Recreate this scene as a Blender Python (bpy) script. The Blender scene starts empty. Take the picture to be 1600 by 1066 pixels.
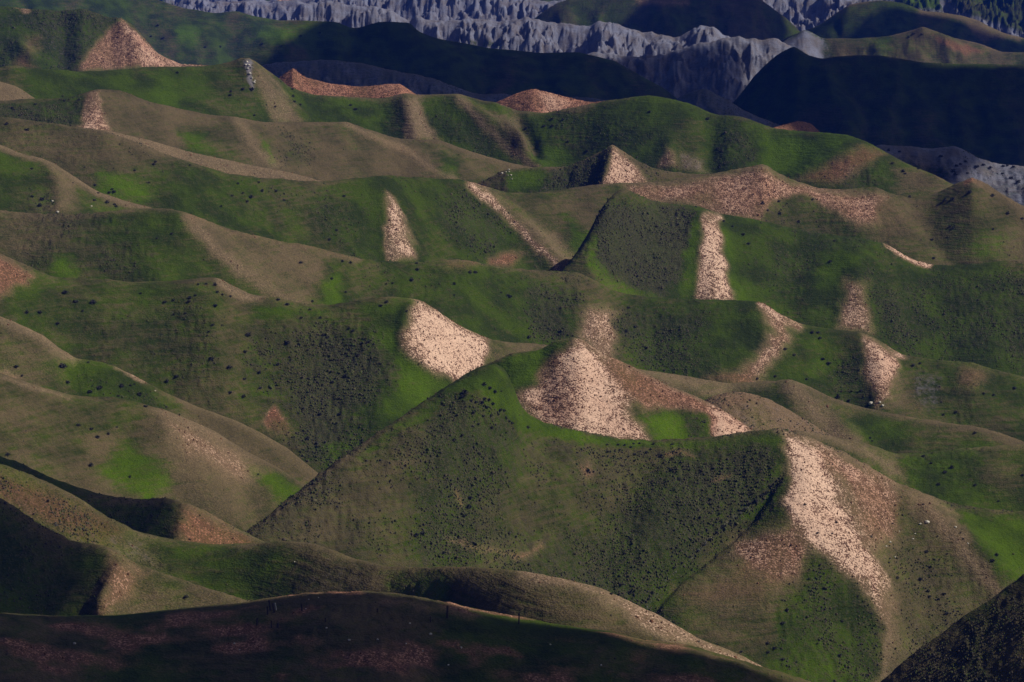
import bpy, math, time
import numpy as np
T0 = time.time()
R = math.radians
QUAL = 1.0            # grid density, 1 = final

# ------------------------------------------------------------------ camera
PITCH = R(10.0)
F = 800.0 / math.tan(R(7.0))          # focal length in photo pixels (1600 wide)
cam_d = bpy.data.cameras.new("camera")
cam = bpy.data.objects.new("camera", cam_d)
bpy.context.scene.collection.objects.link(cam)
cam_d.sensor_width = 36.0
cam_d.lens = 18.0 / math.tan(R(7.0))
cam_d.clip_start = 1.0
cam_d.clip_end = 20000.0
cam.location = (0, 0, 0)
cam.rotation_euler = (math.pi / 2 - PITCH, 0, 0)
bpy.context.scene.camera = cam

# ------------------------------------------------------------------ light
SUN_AZ = R(5.0)      # measured from +X (right) towards +Y (away)
SUN_EL = R(42.0)
SUN = np.array([math.cos(SUN_EL) * math.cos(SUN_AZ), math.cos(SUN_EL) * math.sin(SUN_AZ), math.sin(SUN_EL)])
world = bpy.data.worlds.new("World")
bpy.context.scene.world = world
world.use_nodes = True
wn = world.node_tree
bg = wn.nodes["Background"]
sky = wn.nodes.new("ShaderNodeTexSky")
sky.sky_type = 'NISHITA'
sky.sun_disc = False
sky.air_density = 0.45
sky.dust_density = 3.0
sky.sun_elevation = SUN_EL
sky.sun_rotation = math.pi / 2 - SUN_AZ
wn.links.new(sky.outputs[0], bg.inputs[0])
bg.inputs[1].default_value = 0.05
sl = bpy.data.lights.new("sun", 'SUN')
sun = bpy.data.objects.new("sun", sl)
bpy.context.scene.collection.objects.link(sun)
sl.energy = 4.3
sl.angle = R(0.5)
sl.color = (1.0, 0.90, 0.74)
from mathutils import Vector
sun.rotation_euler = Vector(SUN).to_track_quat('Z', 'Y').to_euler()
sc = bpy.context.scene
sc.view_settings.view_transform = 'Standard'
sc.view_settings.look = 'None'
sc.view_settings.gamma = 1.0
sc.view_settings.exposure = 0.0
sc.cycles.max_bounces = 4
sc.cycles.volume_bounces = 0

#@@TERRAIN
# ------------------------------------------------------------------ noise
def _h(ix, iy, seed):
    n = (ix.astype(np.int64) * 374761393 + iy.astype(np.int64) * 668265263 + seed * 1442695041) & 0xffffffff
    n = ((n ^ (n >> 13)) * 1274126177) & 0xffffffff
    n = ((n ^ (n >> 15)) * 2246822519) & 0xffffffff
    return ((n ^ (n >> 16)) & 0xffffff) / float(0xffffff)
def vnoise(x, y, seed=0):
    x0 = np.floor(x); y0 = np.floor(y)
    fx = (x - x0).astype(np.float32); fy = (y - y0).astype(np.float32)
    fx = fx * fx * (3 - 2 * fx); fy = fy * fy * (3 - 2 * fy)
    a = _h(x0, y0, seed); b = _h(x0 + 1, y0, seed); c = _h(x0, y0 + 1, seed); d = _h(x0 + 1, y0 + 1, seed)
    return ((a * (1 - fx) + b * fx) * (1 - fy) + (c * (1 - fx) + d * fx) * fy).astype(np.float32) * 2 - 1
def fbm(x, y, oct=4, seed=0, gain=0.5):
    s = 0; a = 1.0; t = 0
    for i in range(oct):
        s = s + a * vnoise(x * 2 ** i + 17.3 * i, y * 2 ** i - 9.1 * i, seed + i); t += a; a *= gain
    return s / t
def gsmooth(a, sig):
    if sig <= 0: return a
    n = int(sig * 3) + 1
    k = np.exp(-0.5 * (np.arange(-n, n + 1) / sig) ** 2); k /= k.sum()
    return np.convolve(np.pad(a, n, mode='edge'), k, mode='valid')
def sstep(x, a, b):
    t = np.clip((x - a) / (b - a), 0, 1)
    return t * t * (3 - 2 * t)

# ------------------------------------------------------------------ ridges
# near -> far.  name: slope, crest rounding (m), gap behind the nearer ridge (m), crest smoothing, crest as traced points
def P(s):
    return [tuple(float(q) for q in p.split(',')) for p in s.split()]
LAY = {}
ORDER = []
def L(name, s, r, gap, sm, base, crest, label, ends=(None, None)):
    LAY[name] = dict(s=s, r=r, gap=gap * 1.25, sm=sm, base=base, c=P(crest), label=label, ends=ends); ORDER.append(name)

L('AG', .75, 3, 0, 3, 'K.55 D.65', '1350,1095 1376,1066 1407,1038 1460,1000 1512,961 1547,937 1600,898 1900,700', 'dark brush covered slope at the lower right corner')
L('AF', .36, 14, 0, 6, 'D.3 K.1 R.75', '-260,955 0,968 70,972 190,971 240,966 297,960 350,953 413,944 490,935 560,933 590,934 642,939 695,950 747,962 821,976 870,984 957,998 1010,1012 1080,1020 1145,1038 1197,1056 1236,1067 1400,1120', 'shaded foreground hilltop with reddish bare patches and upright posts')
L('AE', .62, 5, 42, 5, 'K.3 L.1', '-260,640 -100,720 0,781 35,804 70,828 115,848 154,853 182,865 217,886 252,898 290,912 350,930 402,946 480,975', 'dark green hill with a rusty spur at the lower left')
L('AD', .45, 7, 26, 6, 'D.4', '-260,640 -100,690 0,729 35,739 87,762 122,779 168,811 196,823 217,835 245,841 290,849 332,854 385,852 420,849 460,850 490,853 520,863 555,878 607,888 660,890 730,888 817,897 870,905 940,923 992,947 1027,965 1060,984 1092,1003 1162,1031 1204,1052 1260,1075 1400,1130', 'long low ridge crossing below the big central hill')
L('AC', .62, 5, 18, 5, 'K.3', '-260,600 -100,670 0,715 35,727 87,751 140,769 175,778 217,783 259,781 290,788 322,800 357,821 385,837 409,848 440,865', 'black shadowed hill with a red brown end at the left')
L('MF', .62, 6, 50, 4, 'K.55 D.45', '300,900 388,830 420,807 455,779 500,743 546,709 590,679 660,630 709,597 745,575 775,568 792,582 803,606 812,634 828,650 852,662 905,675 975,688 1024,689 1080,687 1110,684 1162,679 1190,675 1218,673 1240,680 1264,687 1313,707 1355,729 1390,751 1432,769 1477,785 1530,797 1600,802 1900,830', 'large brushy central hill with a pale bare right flank')
L('MH', .62, 4, 22, 4, 'D.3 K.1', '700,640 747,577 800,552 845,546 870,531 898,527 912,532 940,553 975,567 1010,584 1045,604 1085,619 1127,640 1160,662 1200,690', 'pale speckled back ridge of the central hill')
L('AB', .5, 6, 18, 5, 'D.35 L.2', '-260,560 -60,570 0,584 35,597 77,611 119,620 175,621 210,628 262,644 297,660 332,675 388,709 437,734 480,762 520,790', 'green hill with a pale bare spur left of the central hill')
L('AA', .5, 5, 20, 4, 'D.4 L.15', '-260,460 -60,480 0,495 35,509 67,525 91,544 119,561 157,565 182,574 210,588 262,616 315,640 367,658 409,679 455,708 500,743 540,780', 'narrow green ridge with pale crest running down from the left edge')
L('Z3', .5, 6, 40, 5, 'L.15 K.1', '1240,672 1306,684 1345,692 1375,702 1400,712 1440,711 1480,705 1540,699 1600,696 1900,690', 'green shoulder behind the pale flank at the right')
L('Z', .5, 3, 15, 3, 'G.3 D.6 K.4 B.35 R.3', '1080,640 1110,622 1135,615 1162,614 1197,623 1236,644 1267,661 1299,682 1330,705', 'small grey speckled knoll behind the central hill')
L('Y', .6, 6, 25, 5, 'D.2 K.15', '-260,330 -60,370 0,397 30,412 60,424 87,434 140,437 210,441 262,440 315,436 339,435 371,450 395,461 420,463 448,469 483,478 518,478 560,471 590,466 615,464 635,467 660,472 677,481 709,504 730,516 761,530 800,536 849,539 880,545 920,560 960,572 1010,580 1040,584 1100,593 1141,601 1187,597 1236,595 1267,607 1299,623 1337,635 1383,646 1446,658 1530,668 1565,679 1600,693 1900,780', 'broad green ridge with a pale bare hollow left of the central hill')
L('X', .58, 6, 22, 5, 'D.2 K.2', '-260,335 0,329 35,334 91,337 140,336 196,328 240,326 266,328 297,336 332,350 364,361 420,374 490,387 560,405 607,410 660,411 695,408 730,409 765,416 835,423 870,425 905,428 933,441 954,453 975,460 1027,467 1080,469 1140,469 1173,471 1195,476 1215,490 1250,507 1285,513 1345,520 1365,530 1411,556 1442,560 1495,567 1523,569 1547,577 1600,590 1900,650', 'long green ridge crossing the middle of the valley')
L('W', .62, 8, 20, 16, 'L.1 K.3', '830,470 870,435 900,400 920,365 940,325 957,298 974,288 990,300 1008,313 1040,320 1080,321 1120,335 1155,341 1197,346 1250,360 1302,369 1355,375 1386,381 1411,399 1435,410 1453,415 1495,416 1547,411 1600,406 1900,400', 'green hill with a dark brush flank and a pale bare spur')
L('T', .5, 5, 15, 4, 'L.1 K.1', '-260,190 -60,215 0,226 35,241 63,248 84,257 115,276 154,301 196,315 234,325 280,340', 'small green hill with pale crest at the left edge')
L('S', .6, 5, 18, 4, 'D.25 K.22', '-260,150 60,190 120,199 168,207 224,227 252,240 315,260 357,272 400,277 455,281 514,285 555,279 590,276 660,278 716,280 733,286 760,294 790,301 817,303 870,299 922,290 968,286 1000,287 1040,285 1110,273 1159,264 1194,257 1215,271 1236,282 1278,296 1320,297 1369,294 1390,303 1425,311 1460,304 1495,287 1519,278 1540,287 1565,304 1600,322 1900,400', 'wide green ridge with a pale red bare hill at its right')
L('S1', .5, 4, 12, 3, 'D.8 B.35', '-260,225 0,217 52,213 80,199 119,200 168,205 224,218 290,236 350,249 392,258 455,270 514,286 560,300', 'thin pale dry ridge line behind the green ridge')
L('R', .7, 3, 18, 2, 'D.55 K.35 G.2', '740,290 790,266 849,261 887,261 922,245 940,236 957,228 975,238 1000,254 1020,262 1050,268 1080,272 1130,272 1200,290', 'small pointed pyramid hill, pale right of its dark brush side')
L('Q', .5, 7, 18, 5, 'D.6 K.1', '-260,160 0,159 35,156 87,154 120,150 133,146 150,141 189,142 224,156 280,171 332,182 364,184 413,192 483,192 541,192 572,203 614,216 642,219 688,220 716,231 758,245 800,256 840,263 880,275', 'rounded brown green dry ridge in the upper left')
L('Q0', .5, 4, 8, 3, 'D.8 B.3', '-200,70 -60,105 0,128 28,137 52,153 80,170', 'small pale slope at the left edge')
L('N', .62, 5, 25, 4, 'L.1 K.12', '-260,95 0,106 14,103 70,108 122,112 161,111 227,105 322,104 350,100 378,92 390,92 405,101 434,121 451,136 490,149 560,153 597,154 628,147 660,149 716,149 737,154 772,161 807,173 852,177 905,166 957,156 1013,149 1045,154 1080,164 1117,178 1159,182 1208,201 1278,207 1327,212 1355,224 1390,241 1425,259 1460,273 1491,290 1540,315 1700,400', 'wide green ridge with pale dry spurs in the upper middle')
L('P', .6, 4, 120, 3, 'G.7 D.35 K.25', '1340,240 1373,226 1425,230 1453,233 1491,228 1509,235 1530,248 1558,257 1600,260 1700,262 1900,270', 'grey rocky slope dotted with shrubs below the dark hillside')
L('NP', .7, 3, 15, 2, 'B.68 R.85', '400,150 441,118 458,107 476,121 518,131 560,136 600,132 625,131 646,145 680,165 730,172 772,161 803,147 833,139 856,145 891,154 926,160 950,158 1000,175 1100,215 1180,215 1208,201 1247,189 1268,194 1285,210 1320,235 1380,290', 'red brown bare hilltops showing behind the green ridge')
L('M', .7, 4, 700, 3, 'G.6 K.3', '340,130 416,101 470,95 520,94 560,99 600,107 635,115 677,122 716,138 744,147 800,148 900,152 1000,160 1050,160 1075,145 1103,138 1131,153 1162,172 1260,215', 'dark blue eroded slope in cloud shadow')
L('A', .62, 4, 200, 3, 'K.45 G.25', '-260,0 -60,8 0,10 42,15 90,17 130,14 150,21 172,30 189,31 210,44 225,62 245,83 280,100 322,103 360,110', 'brushy hill with a pale red pyramid face at the upper left')
L('K', .6, 6, 150, 3, 'K.3', '1100,210 1155,150 1180,117 1200,97 1218,83 1240,72 1252,79 1264,87 1285,93 1310,90 1337,87 1376,87 1411,93 1442,98 1495,100 1600,101 1900,110', 'large dark hillside in cloud shadow at the upper right')
L('C', .58, 6, 200, 4, 'L.1', '-260,-120 120,-60 215,-15 245,0 290,14 336,21 371,17 395,25 434,32 483,33 525,34 546,43 559,44 575,40 590,36 641,36 653,50 674,58 695,63 765,75 800,79 845,83 905,82 960,95 1040,140', 'dark green hill in cloud shadow in the upper middle')
L('B', .55, 4, 60, 3, 'D.5 K.35 G.2', '60,10 100,4 122,10 150,16 175,25 196,31 224,42 266,63 290,68 315,73 340,85 357,84 370,83 381,88 400,100', 'grey brown shoulder right of the pyramid hill')
L('G3', .62, 3, 200, 3, 'G.9', '780,120 840,95 880,88 930,83 1000,89 1060,80 1100,66 1133,58 1160,60 1210,60 1250,80 1300,110', 'blue grey eroded badland slope beside the dark hill')
L('J', .55, 4, 180, 3, 'D.35 G.25', '1080,180 1155,130 1180,105 1208,77 1232,60 1257,46 1268,50 1285,60 1345,60 1390,56 1425,47 1442,44 1477,57 1530,68 1565,81 1600,82 1900,80', 'sunlit hill with a rusty triangular face above the dark hillside')
L('G', .6, 3, 300, 2, 'G1', '240,20 290,-3 336,2 400,4 460,2 520,5 565,9 611,16 642,31 650,23 674,35 716,30 765,30 807,31 824,28 842,30 873,38 915,40 936,33 961,38 982,44 1010,52 1040,56 1061,56 1078,47 1096,41 1120,45 1140,58 1200,95', 'pale grey badland ridge with sharp flutes')
L('I', .55, 5, 250, 3, 'L.1 K.2', '1200,70 1280,40 1325,8 1350,3 1376,0 1411,5 1442,17 1475,20 1505,25 1530,33 1547,42 1570,52 1593,58 1640,70 1900,120', 'dark green hill with a pale crest at the upper right')
L('H', .55, 4, 100, 3, 'K.45 R.3 D.2', '780,60 838,27 855,14 870,5 890,-2 930,0 960,-6 1040,-10 1120,-2 1180,-8 1230,30 1260,60', 'dark reddish brush hill at the top')
L('G2', .6, 3, 300, 2, 'G.95', '-260,-40 100,-22 240,-8 360,-14 420,0 520,-8 600,-10 760,-12 860,2 1000,2 1060,4 1160,-14 1240,-4 1290,-14 1360,-6 1420,-20 1900,-30', 'pale grey badlands along the top edge')
L('F1', .6, 6, 200, 4, 'L.1 K.35', '-260,-50 200,-35 600,-60 1000,-40 1380,-22 1600,-35 1900,-50', 'far green slopes at the very top')
L('F2', .5, 10, 300, 8, 'L.1 K.3 D.3', '-260,-110 300,-80 700,-120 1200,-90 1900,-110', 'farthest hills beyond the top edge')

U0, U1 = -230.0, 1830.0
NC = int((U1 - U0) / (1.55 / QUAL))
Y0 = 330.0
def tv(v):                      # tangent of the angle below the horizon for a photo row
    return np.tan(PITCH + np.arctan((np.asarray(v, float) - 533.0) / F))
ucol = np.linspace(U0, U1, NC)
acol = (ucol - 800.0) / F * (math.cos(PITCH) + 0.18 * math.sin(PITCH))
def crest_t(l):
    pu = np.array([p[0] for p in l['c']]); pv = np.array([p[1] for p in l['c']])
    t = tv(pv)
    a = (pu - 800.0) / F * (math.cos(PITCH) + t * math.sin(PITCH))
    uu = a / (math.cos(PITCH) + 0.18 * math.sin(PITCH)) * F + 800.0
    vi = np.interp(ucol, uu, pv)
    vi = np.where(ucol < uu[0], pv[0] + (uu[0] - ucol) * 0.8 * (uu[0] > -200), vi)
    vi = np.where(ucol > uu[-1], pv[-1] + (ucol - uu[-1]) * 0.8 * (uu[-1] < 1750), vi)
    px = (U1 - U0) / NC
    vi = gsmooth(vi, l['sm'] / px)
    act = (ucol > uu[0]) & (ucol < uu[-1])
    return vi, act
px = (U1 - U0) / NC
def dilate(a, wpx):
    k = int(wpx / px); st = max(1, k // 24); b = np.pad(a, k, mode='edge'); m = a.copy()
    for o_ in range(-k, k + 1, st): m = np.maximum(m, b[k + o_:k + o_ + len(a)])
    return m
DFIX = {'W': '-230,955 850,960 900,972 968,1003 1060,1018 1830,1024', 'MF': '-230,690 380,694 500,712 600,728 700,744 800,756 1000,764 1220,768 1400,772 1830,785'}
tvis = tv(np.full(NC, 1400.0)); drun = np.full(NC, 395.0)
Ds = {}; Ts = {}
for i, n in enumerate(ORDER):
    l = LAY[n]
    v, act = crest_t(l)
    rng = np.random.RandomState(i)
    v = v + 0.6 * vnoise(ucol / 40.0, ucol * 0 + i * 3.3, 5)
    if n in ('G', 'G2', 'G3', 'M'):
        tri = lambda w_, ph: np.abs(((ucol + 14 * vnoise(ucol / 50, ucol * 0 + i, 8)) / w_ + ph) % 1 - .5) * 2
        v = v + (4.0 * tri(71, i * .37) + 2.0 * tri(29, i * .71) + 1.0 * vnoise(ucol / 5, ucol * 0, 9) - 3) * (1 if n != 'M' else .3)
    t = tv(v)
    if n == 'AG':
        D = np.full(NC, 640.0); D = 640 + (ucol - 1400) * 0.02
    elif n == 'AF':
        D = np.full(NC, 520.0) + 10 * np.sin(ucol / 400)
    else:
        Db = drun + l['gap']
        face = np.where(t < tvis, Db * (l['s'] + tvis) / (l['s'] + t), Db)
        w = act & (t < tvis + 0.004)
        if not w.any(): w = act
        Dw = np.interp(np.arange(NC), np.where(w)[0], face[w])
        need = drun + l['gap'] * 0.5
        wide = 2500 if i >= ORDER.index('M') else 260
        D = gsmooth(dilate(Dw, wide), 130 / px)
        for _ in range(2):
            D = gsmooth(np.maximum(D, dilate(np.where(act, need, 0), 60 if wide == 260 else wide)), 60 / px)
    if n in DFIX: D = gsmooth(np.interp(ucol, *zip(*P(DFIX[n]))), 30 / px)
    Ds[n] = D; Ts[n] = t
    vis = act & (t < tvis)
    if n == 'AG':
        drun = np.where(vis, D, drun); tvis = np.where(vis, t, tvis)
    else:
        if n == 'AF': drun = np.where((ucol > 1376), np.maximum(drun, D), D)
        else: drun = np.where(vis, D, drun)
        tvis = np.minimum(tvis, np.where(act, t, 9))
YMAX = float(max(Ds[n].max() for n in ORDER)) + 60
ys = [Y0]
while ys[-1] < YMAX:
    y = ys[-1]
    ys.append(y + (0.8 if y < 560 else (0.55 + 0.3 * (y - 560) / 900.0 if y < 1500 else .863 + .9 * (y - 1500) / 1000)) / QUAL)
ys = np.array(ys); NR = len(ys)
print('MFD', Ds['MF'][::60].astype(int)); print('grid', NR, NC, 'ymax', YMAX, {n: (int(Ds[n].min()), int(Ds[n].max())) for n in ORDER})
Y = ys[:, None].astype(np.float64)
H = np.full((NR, NC), -1e6, np.float32); own = np.zeros((NR, NC), np.int16)
XW = (ys[:, None] * acol[None, :]).astype(np.float32)
YW = np.repeat(ys[:, None], NC, 1).astype(np.float32)
n_big = fbm(XW / 26, YW / 26, 3, 3); n_mid = fbm(XW / 7, YW / 7, 3, 9)
SK = 1.6
for i, n in enumerate(ORDER):
    l = LAY[n]; D = Ds[n][None, :]; zc = (-Ts[n] * Ds[n])[None, :]
    d = Y - D
    r = l['r']; rb = r
    s = l['s'] * (1 + 0.10 * n_big)
    sb = max(l['s'], .55)
    drop = np.where(d < 0, s * (np.sqrt(d * d + r * r) - r), sb * (np.sqrt(d * d + rb * rb) - rb))
    if n not in ('R', 'NP', 'A', 'B', 'Z', 'AE', 'AC', 'J', 'G', 'G2', 'G3', 'P'):
        zs_ = gsmooth(-Ts[n] * Ds[n], 55 / px)[None, :]
        wv = sstep(-d, 4, 34)
        zc = zc * (1 - wv) + zs_ * wv
    h = (zc - drop).astype(np.float32)
    own = np.where(h > H, i, own)
    m = np.maximum(H, h); k = np.clip(SK - np.abs(H - h), 0, SK) / SK
    H = m + k * k * SK * 0.25
fz = (-(200 + .1 * YW) + 6 * n_big).astype(np.float32)
m = np.maximum(H, fz); k = np.clip(12 - np.abs(H - fz), 0, 12) / 12; H = m + k * k * 3
def proj(X, Yy, Z):
    w = Yy * math.cos(PITCH) - Z * math.sin(PITCH)
    return 800 + F * X / w, 533 - F * (Yy * math.sin(PITCH) + Z * math.cos(PITCH)) / w
u, v = proj(XW, YW, H)
DD = np.stack([Ds[n] for n in ORDER]).astype(np.float32)
def dcrest():
    return YW - DD[own, np.arange(NC)[None, :].repeat(NR, 0)]
dc = dcrest()
front = dc < 3.0

def seg_dist(pu, pv, pts):
    best = np.full(pu.shape, 1e9, np.float32)
    for (x0, y0), (x1, y1) in zip(pts[:-1], pts[1:]):
        dx, dy = x1 - x0, y1 - y0
        q = np.clip(((pu - x0) * dx + (pv - y0) * dy) / (dx * dx + dy * dy + 1e-9), 0, 1)
        best = np.minimum(best, (pu - x0 - q * dx) ** 2 + (pv - y0 - q * dy) ** 2)
    return np.sqrt(best)
def poly_in(pu, pv, pts):
    c = np.zeros(pu.shape, bool)
    for (x0, y0), (x1, y1) in zip(pts, pts[1:] + pts[:1]):
        if y0 == y1: continue
        c ^= ((y0 > pv) != (y1 > pv)) & (pu < (x1 - x0) * (pv - y0) / (y1 - y0) + x0)
    return c

# ------------------------------------------------------------------ relief on the faces: ridge, metres, width, line
RELIEF = '''
MF 5 60 1226,676 1232,740 1262,820 1320,890 1380,960 1390,1080
MF -2.0 9 1216,740 1180,782 1130,825 1060,890 1010,955
MF -4 44 1222,700 1212,752 1130,825 1060,890 1010,955
MF 4 30 1432,770 1500,850 1570,930
MF -3 34 1395,770 1440,880 1440,1000
MF -2 34 790,640 720,760 680,890
MF 2 46 640,690 560,850
MF 2 40 905,690 860,890
MF -2.5 40 1010,700 950,900
MH .6 32 905,530 935,590 985,640 1030,692
MH -1.5 28 1062,625 1060,690
MH 2 20 1135,655 1130,690
MH -1 26 868,560 860,620 880,680
Y 3.5 16 646,466 632,505 634,545 668,578 712,600
Y -2 60 600,530 540,620 500,740
Y 2 40 300,440 340,560 380,640
Y 3 20 1236,596 1300,650 1340,700
X 4 24 285,336 350,400 410,440 460,470
X 3 34 1195,478 1210,540 1160,600
X 4 30 1366,528 1378,580 1375,645
X -3 40 1300,520 1320,640
X 3 30 935,470 935,560
X -2.5 50 860,430 850,540
X 2 60 740,412 720,520
X 2 50 130,340 90,430
X -3 40 1010,470 1030,590
X 2 30 1510,570 1520,620
S 6 20 736,284 790,332 850,395 880,430
S 4 28 605,280 618,340 626,410
S -3 40 700,290 690,400
S 4 34 1196,258 1270,310 1350,360
S 3 40 1370,296 1400,340 1400,400
S 2 60 300,262 330,350
S -2 50 470,290 480,390
S 1.8 30 1519,280 1530,340 1540,410
W 5 34 1100,325 1108,400 1118,475
W -4 40 1000,330 990,460
W 3 34 1335,400 1335,520
W -3 40 1250,370 1210,480
W 2 60 1500,420 1540,560
T 3 18 84,258 92,300 95,340
AB 3 34 260,644 310,720 330,800
AB -2 40 180,630 200,760
AD 3 40 600,890 560,960
AD -3 50 480,870 400,920
AE 5 26 175,862 190,900 160,970
AC 4 24 285,786 285,820 280,860
R 4 12 957,228 950,260 940,300
N 5 20 385,92 420,140 470,195
N 4 18 635,148 640,180 650,222
N 5 18 718,150 760,195 800,232 840,262
N -4 12 806,175 830,215 838,250
N 4 14 772,165 800,210 815,240
N 2.2 16 1043,226 1050,260
N -3 22 1110,180 1110,280
N 4 24 1352,224 1300,258 1240,290
N -3 30 1260,210 1220,270
N 2 40 940,160 960,240
N -2 20 600,155 590,210
Q 3 40 150,142 160,200
Q 3 40 370,186 400,240 430,270
Q -2 30 290,172 280,240
Q 3 30 545,193 620,235 720,285
A 6 22 189,32 212,60 232,104
A -3 20 100,20 100,110
A 3 14 30,80 50,105
K 3 50 1300,90 1350,250
K -4 40 1200,100 1220,230
J 4 16 1442,44 1480,68 1500,92
C 3 40 600,36 700,110
'''
dz = np.zeros_like(H)
for line in RELIEF.strip().split('\n'):
    f = line.split(); li = ORDER.index(f[0]); amp = float(f[1]); w = float(f[2]); pts = P(' '.join(f[3:]))
    pu = [p[0] for p in pts]; pv = [p[1] for p in pts]; m = 2.6 * w
    # work in a box of the grid
    c0, c1 = np.searchsorted(ucol, [min(pu) - m, max(pu) + m]); c0 = max(c0 - 6, 0); c1 = min(c1 + 6, NC)
    sub = (slice(None), slice(c0, c1))
    sel = (own[sub] == li) & (dc[sub] < 6) & (v[sub] < max(pv) + m + 20)
    su = u[sub][sel]; sv = v[sub][sel]
    dd = seg_dist(su, sv, pts)
    tap = sstep(-dc[sub][sel], -4, 14)
    tmp = dz[sub]; tmp[sel] += 0.55 * amp * np.maximum(1, YW[sub][sel] / 1100) * np.exp(-0.5 * (dd / (w * .62)) ** 2) * tap
H = H + dz
# soil creep, small lumps, badland flutes
isg = np.zeros(len(ORDER), np.float32)
for n, q in (('G', 1), ('G2', .9), ('G3', .9), ('P', .35), ('M', .5), ('J', .12)): isg[ORDER.index(n)] = q
gw = isg[own]
wx = XW + 6 * n_big
wx = wx + 9 * fbm(XW / 22, YW / 22, 2, 55)
fl = 1 - np.abs(fbm(wx / 24, YW / 46, 3, 31, .55)) * 2.8
fl2 = 1 - np.abs(fbm(wx / 11, YW / 13, 3, 47, .55)) * 2.8
fl3 = 1 - np.abs(fbm(XW / 2.8, YW / 5, 2, 49)) * 2.6
face_t = sstep(-dc, -2, 14)
spur = fbm(XW / 19 + .6 * n_big, YW / 150, 2, 133)
farm = np.maximum(1, YW / 1150)
H += gw * sstep(-dc, -2, 20) * np.maximum(1, YW / 2400) * (6.0 * fl + 4.0 * fl2 + 1.6 * fl3 - 3)
H += (0.9 * n_big + 3.0 * farm * spur * (dc < 0) * sstep(-dc, 0, 30)) * face_t * (1 - gw) + 0.22 * n_mid
u, v = proj(XW, YW, H)

# ------------------------------------------------------------------ ground cover: weights carried by the hills
W = {k: np.zeros((NR, NC), np.float32) for k in 'BRDKGL'}
def parse(s):
    return [(q[0], float(q[1:])) for q in s.split()]
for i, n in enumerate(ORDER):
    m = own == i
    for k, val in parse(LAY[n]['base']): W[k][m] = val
nz = fbm(XW / 38, YW / 38, 3, 71); nz2 = fbm(XW / 16, YW / 16, 3, 77)
bandn = fbm(XW / 15 + n_big, YW / 90, 3, 75)
W['D'] += 0.14 + 0.16 * nz + 0.62 * bandn; W['K'] += 0.16 * nz2 + 0.25 * fbm(XW / 12, YW / 50, 3, 78); W['L'] += 0.22 * fbm(XW / 30, YW / 30, 2, 79)
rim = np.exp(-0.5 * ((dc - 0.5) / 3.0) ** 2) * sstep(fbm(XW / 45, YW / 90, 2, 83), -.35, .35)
W['D'] += 0.55 * rim; W['B'] += 0.16 * rim * (W['B'] < .1)  # crest rim light painted into the dry and bare weights
afm = own == ORDER.index('AF')
afn = fbm(XW / 7, YW / 5, 4, 401)
W['B'] = np.where(afm, sstep(afn, .0, .5) * .6, W['B']).astype(np.float32)
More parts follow.
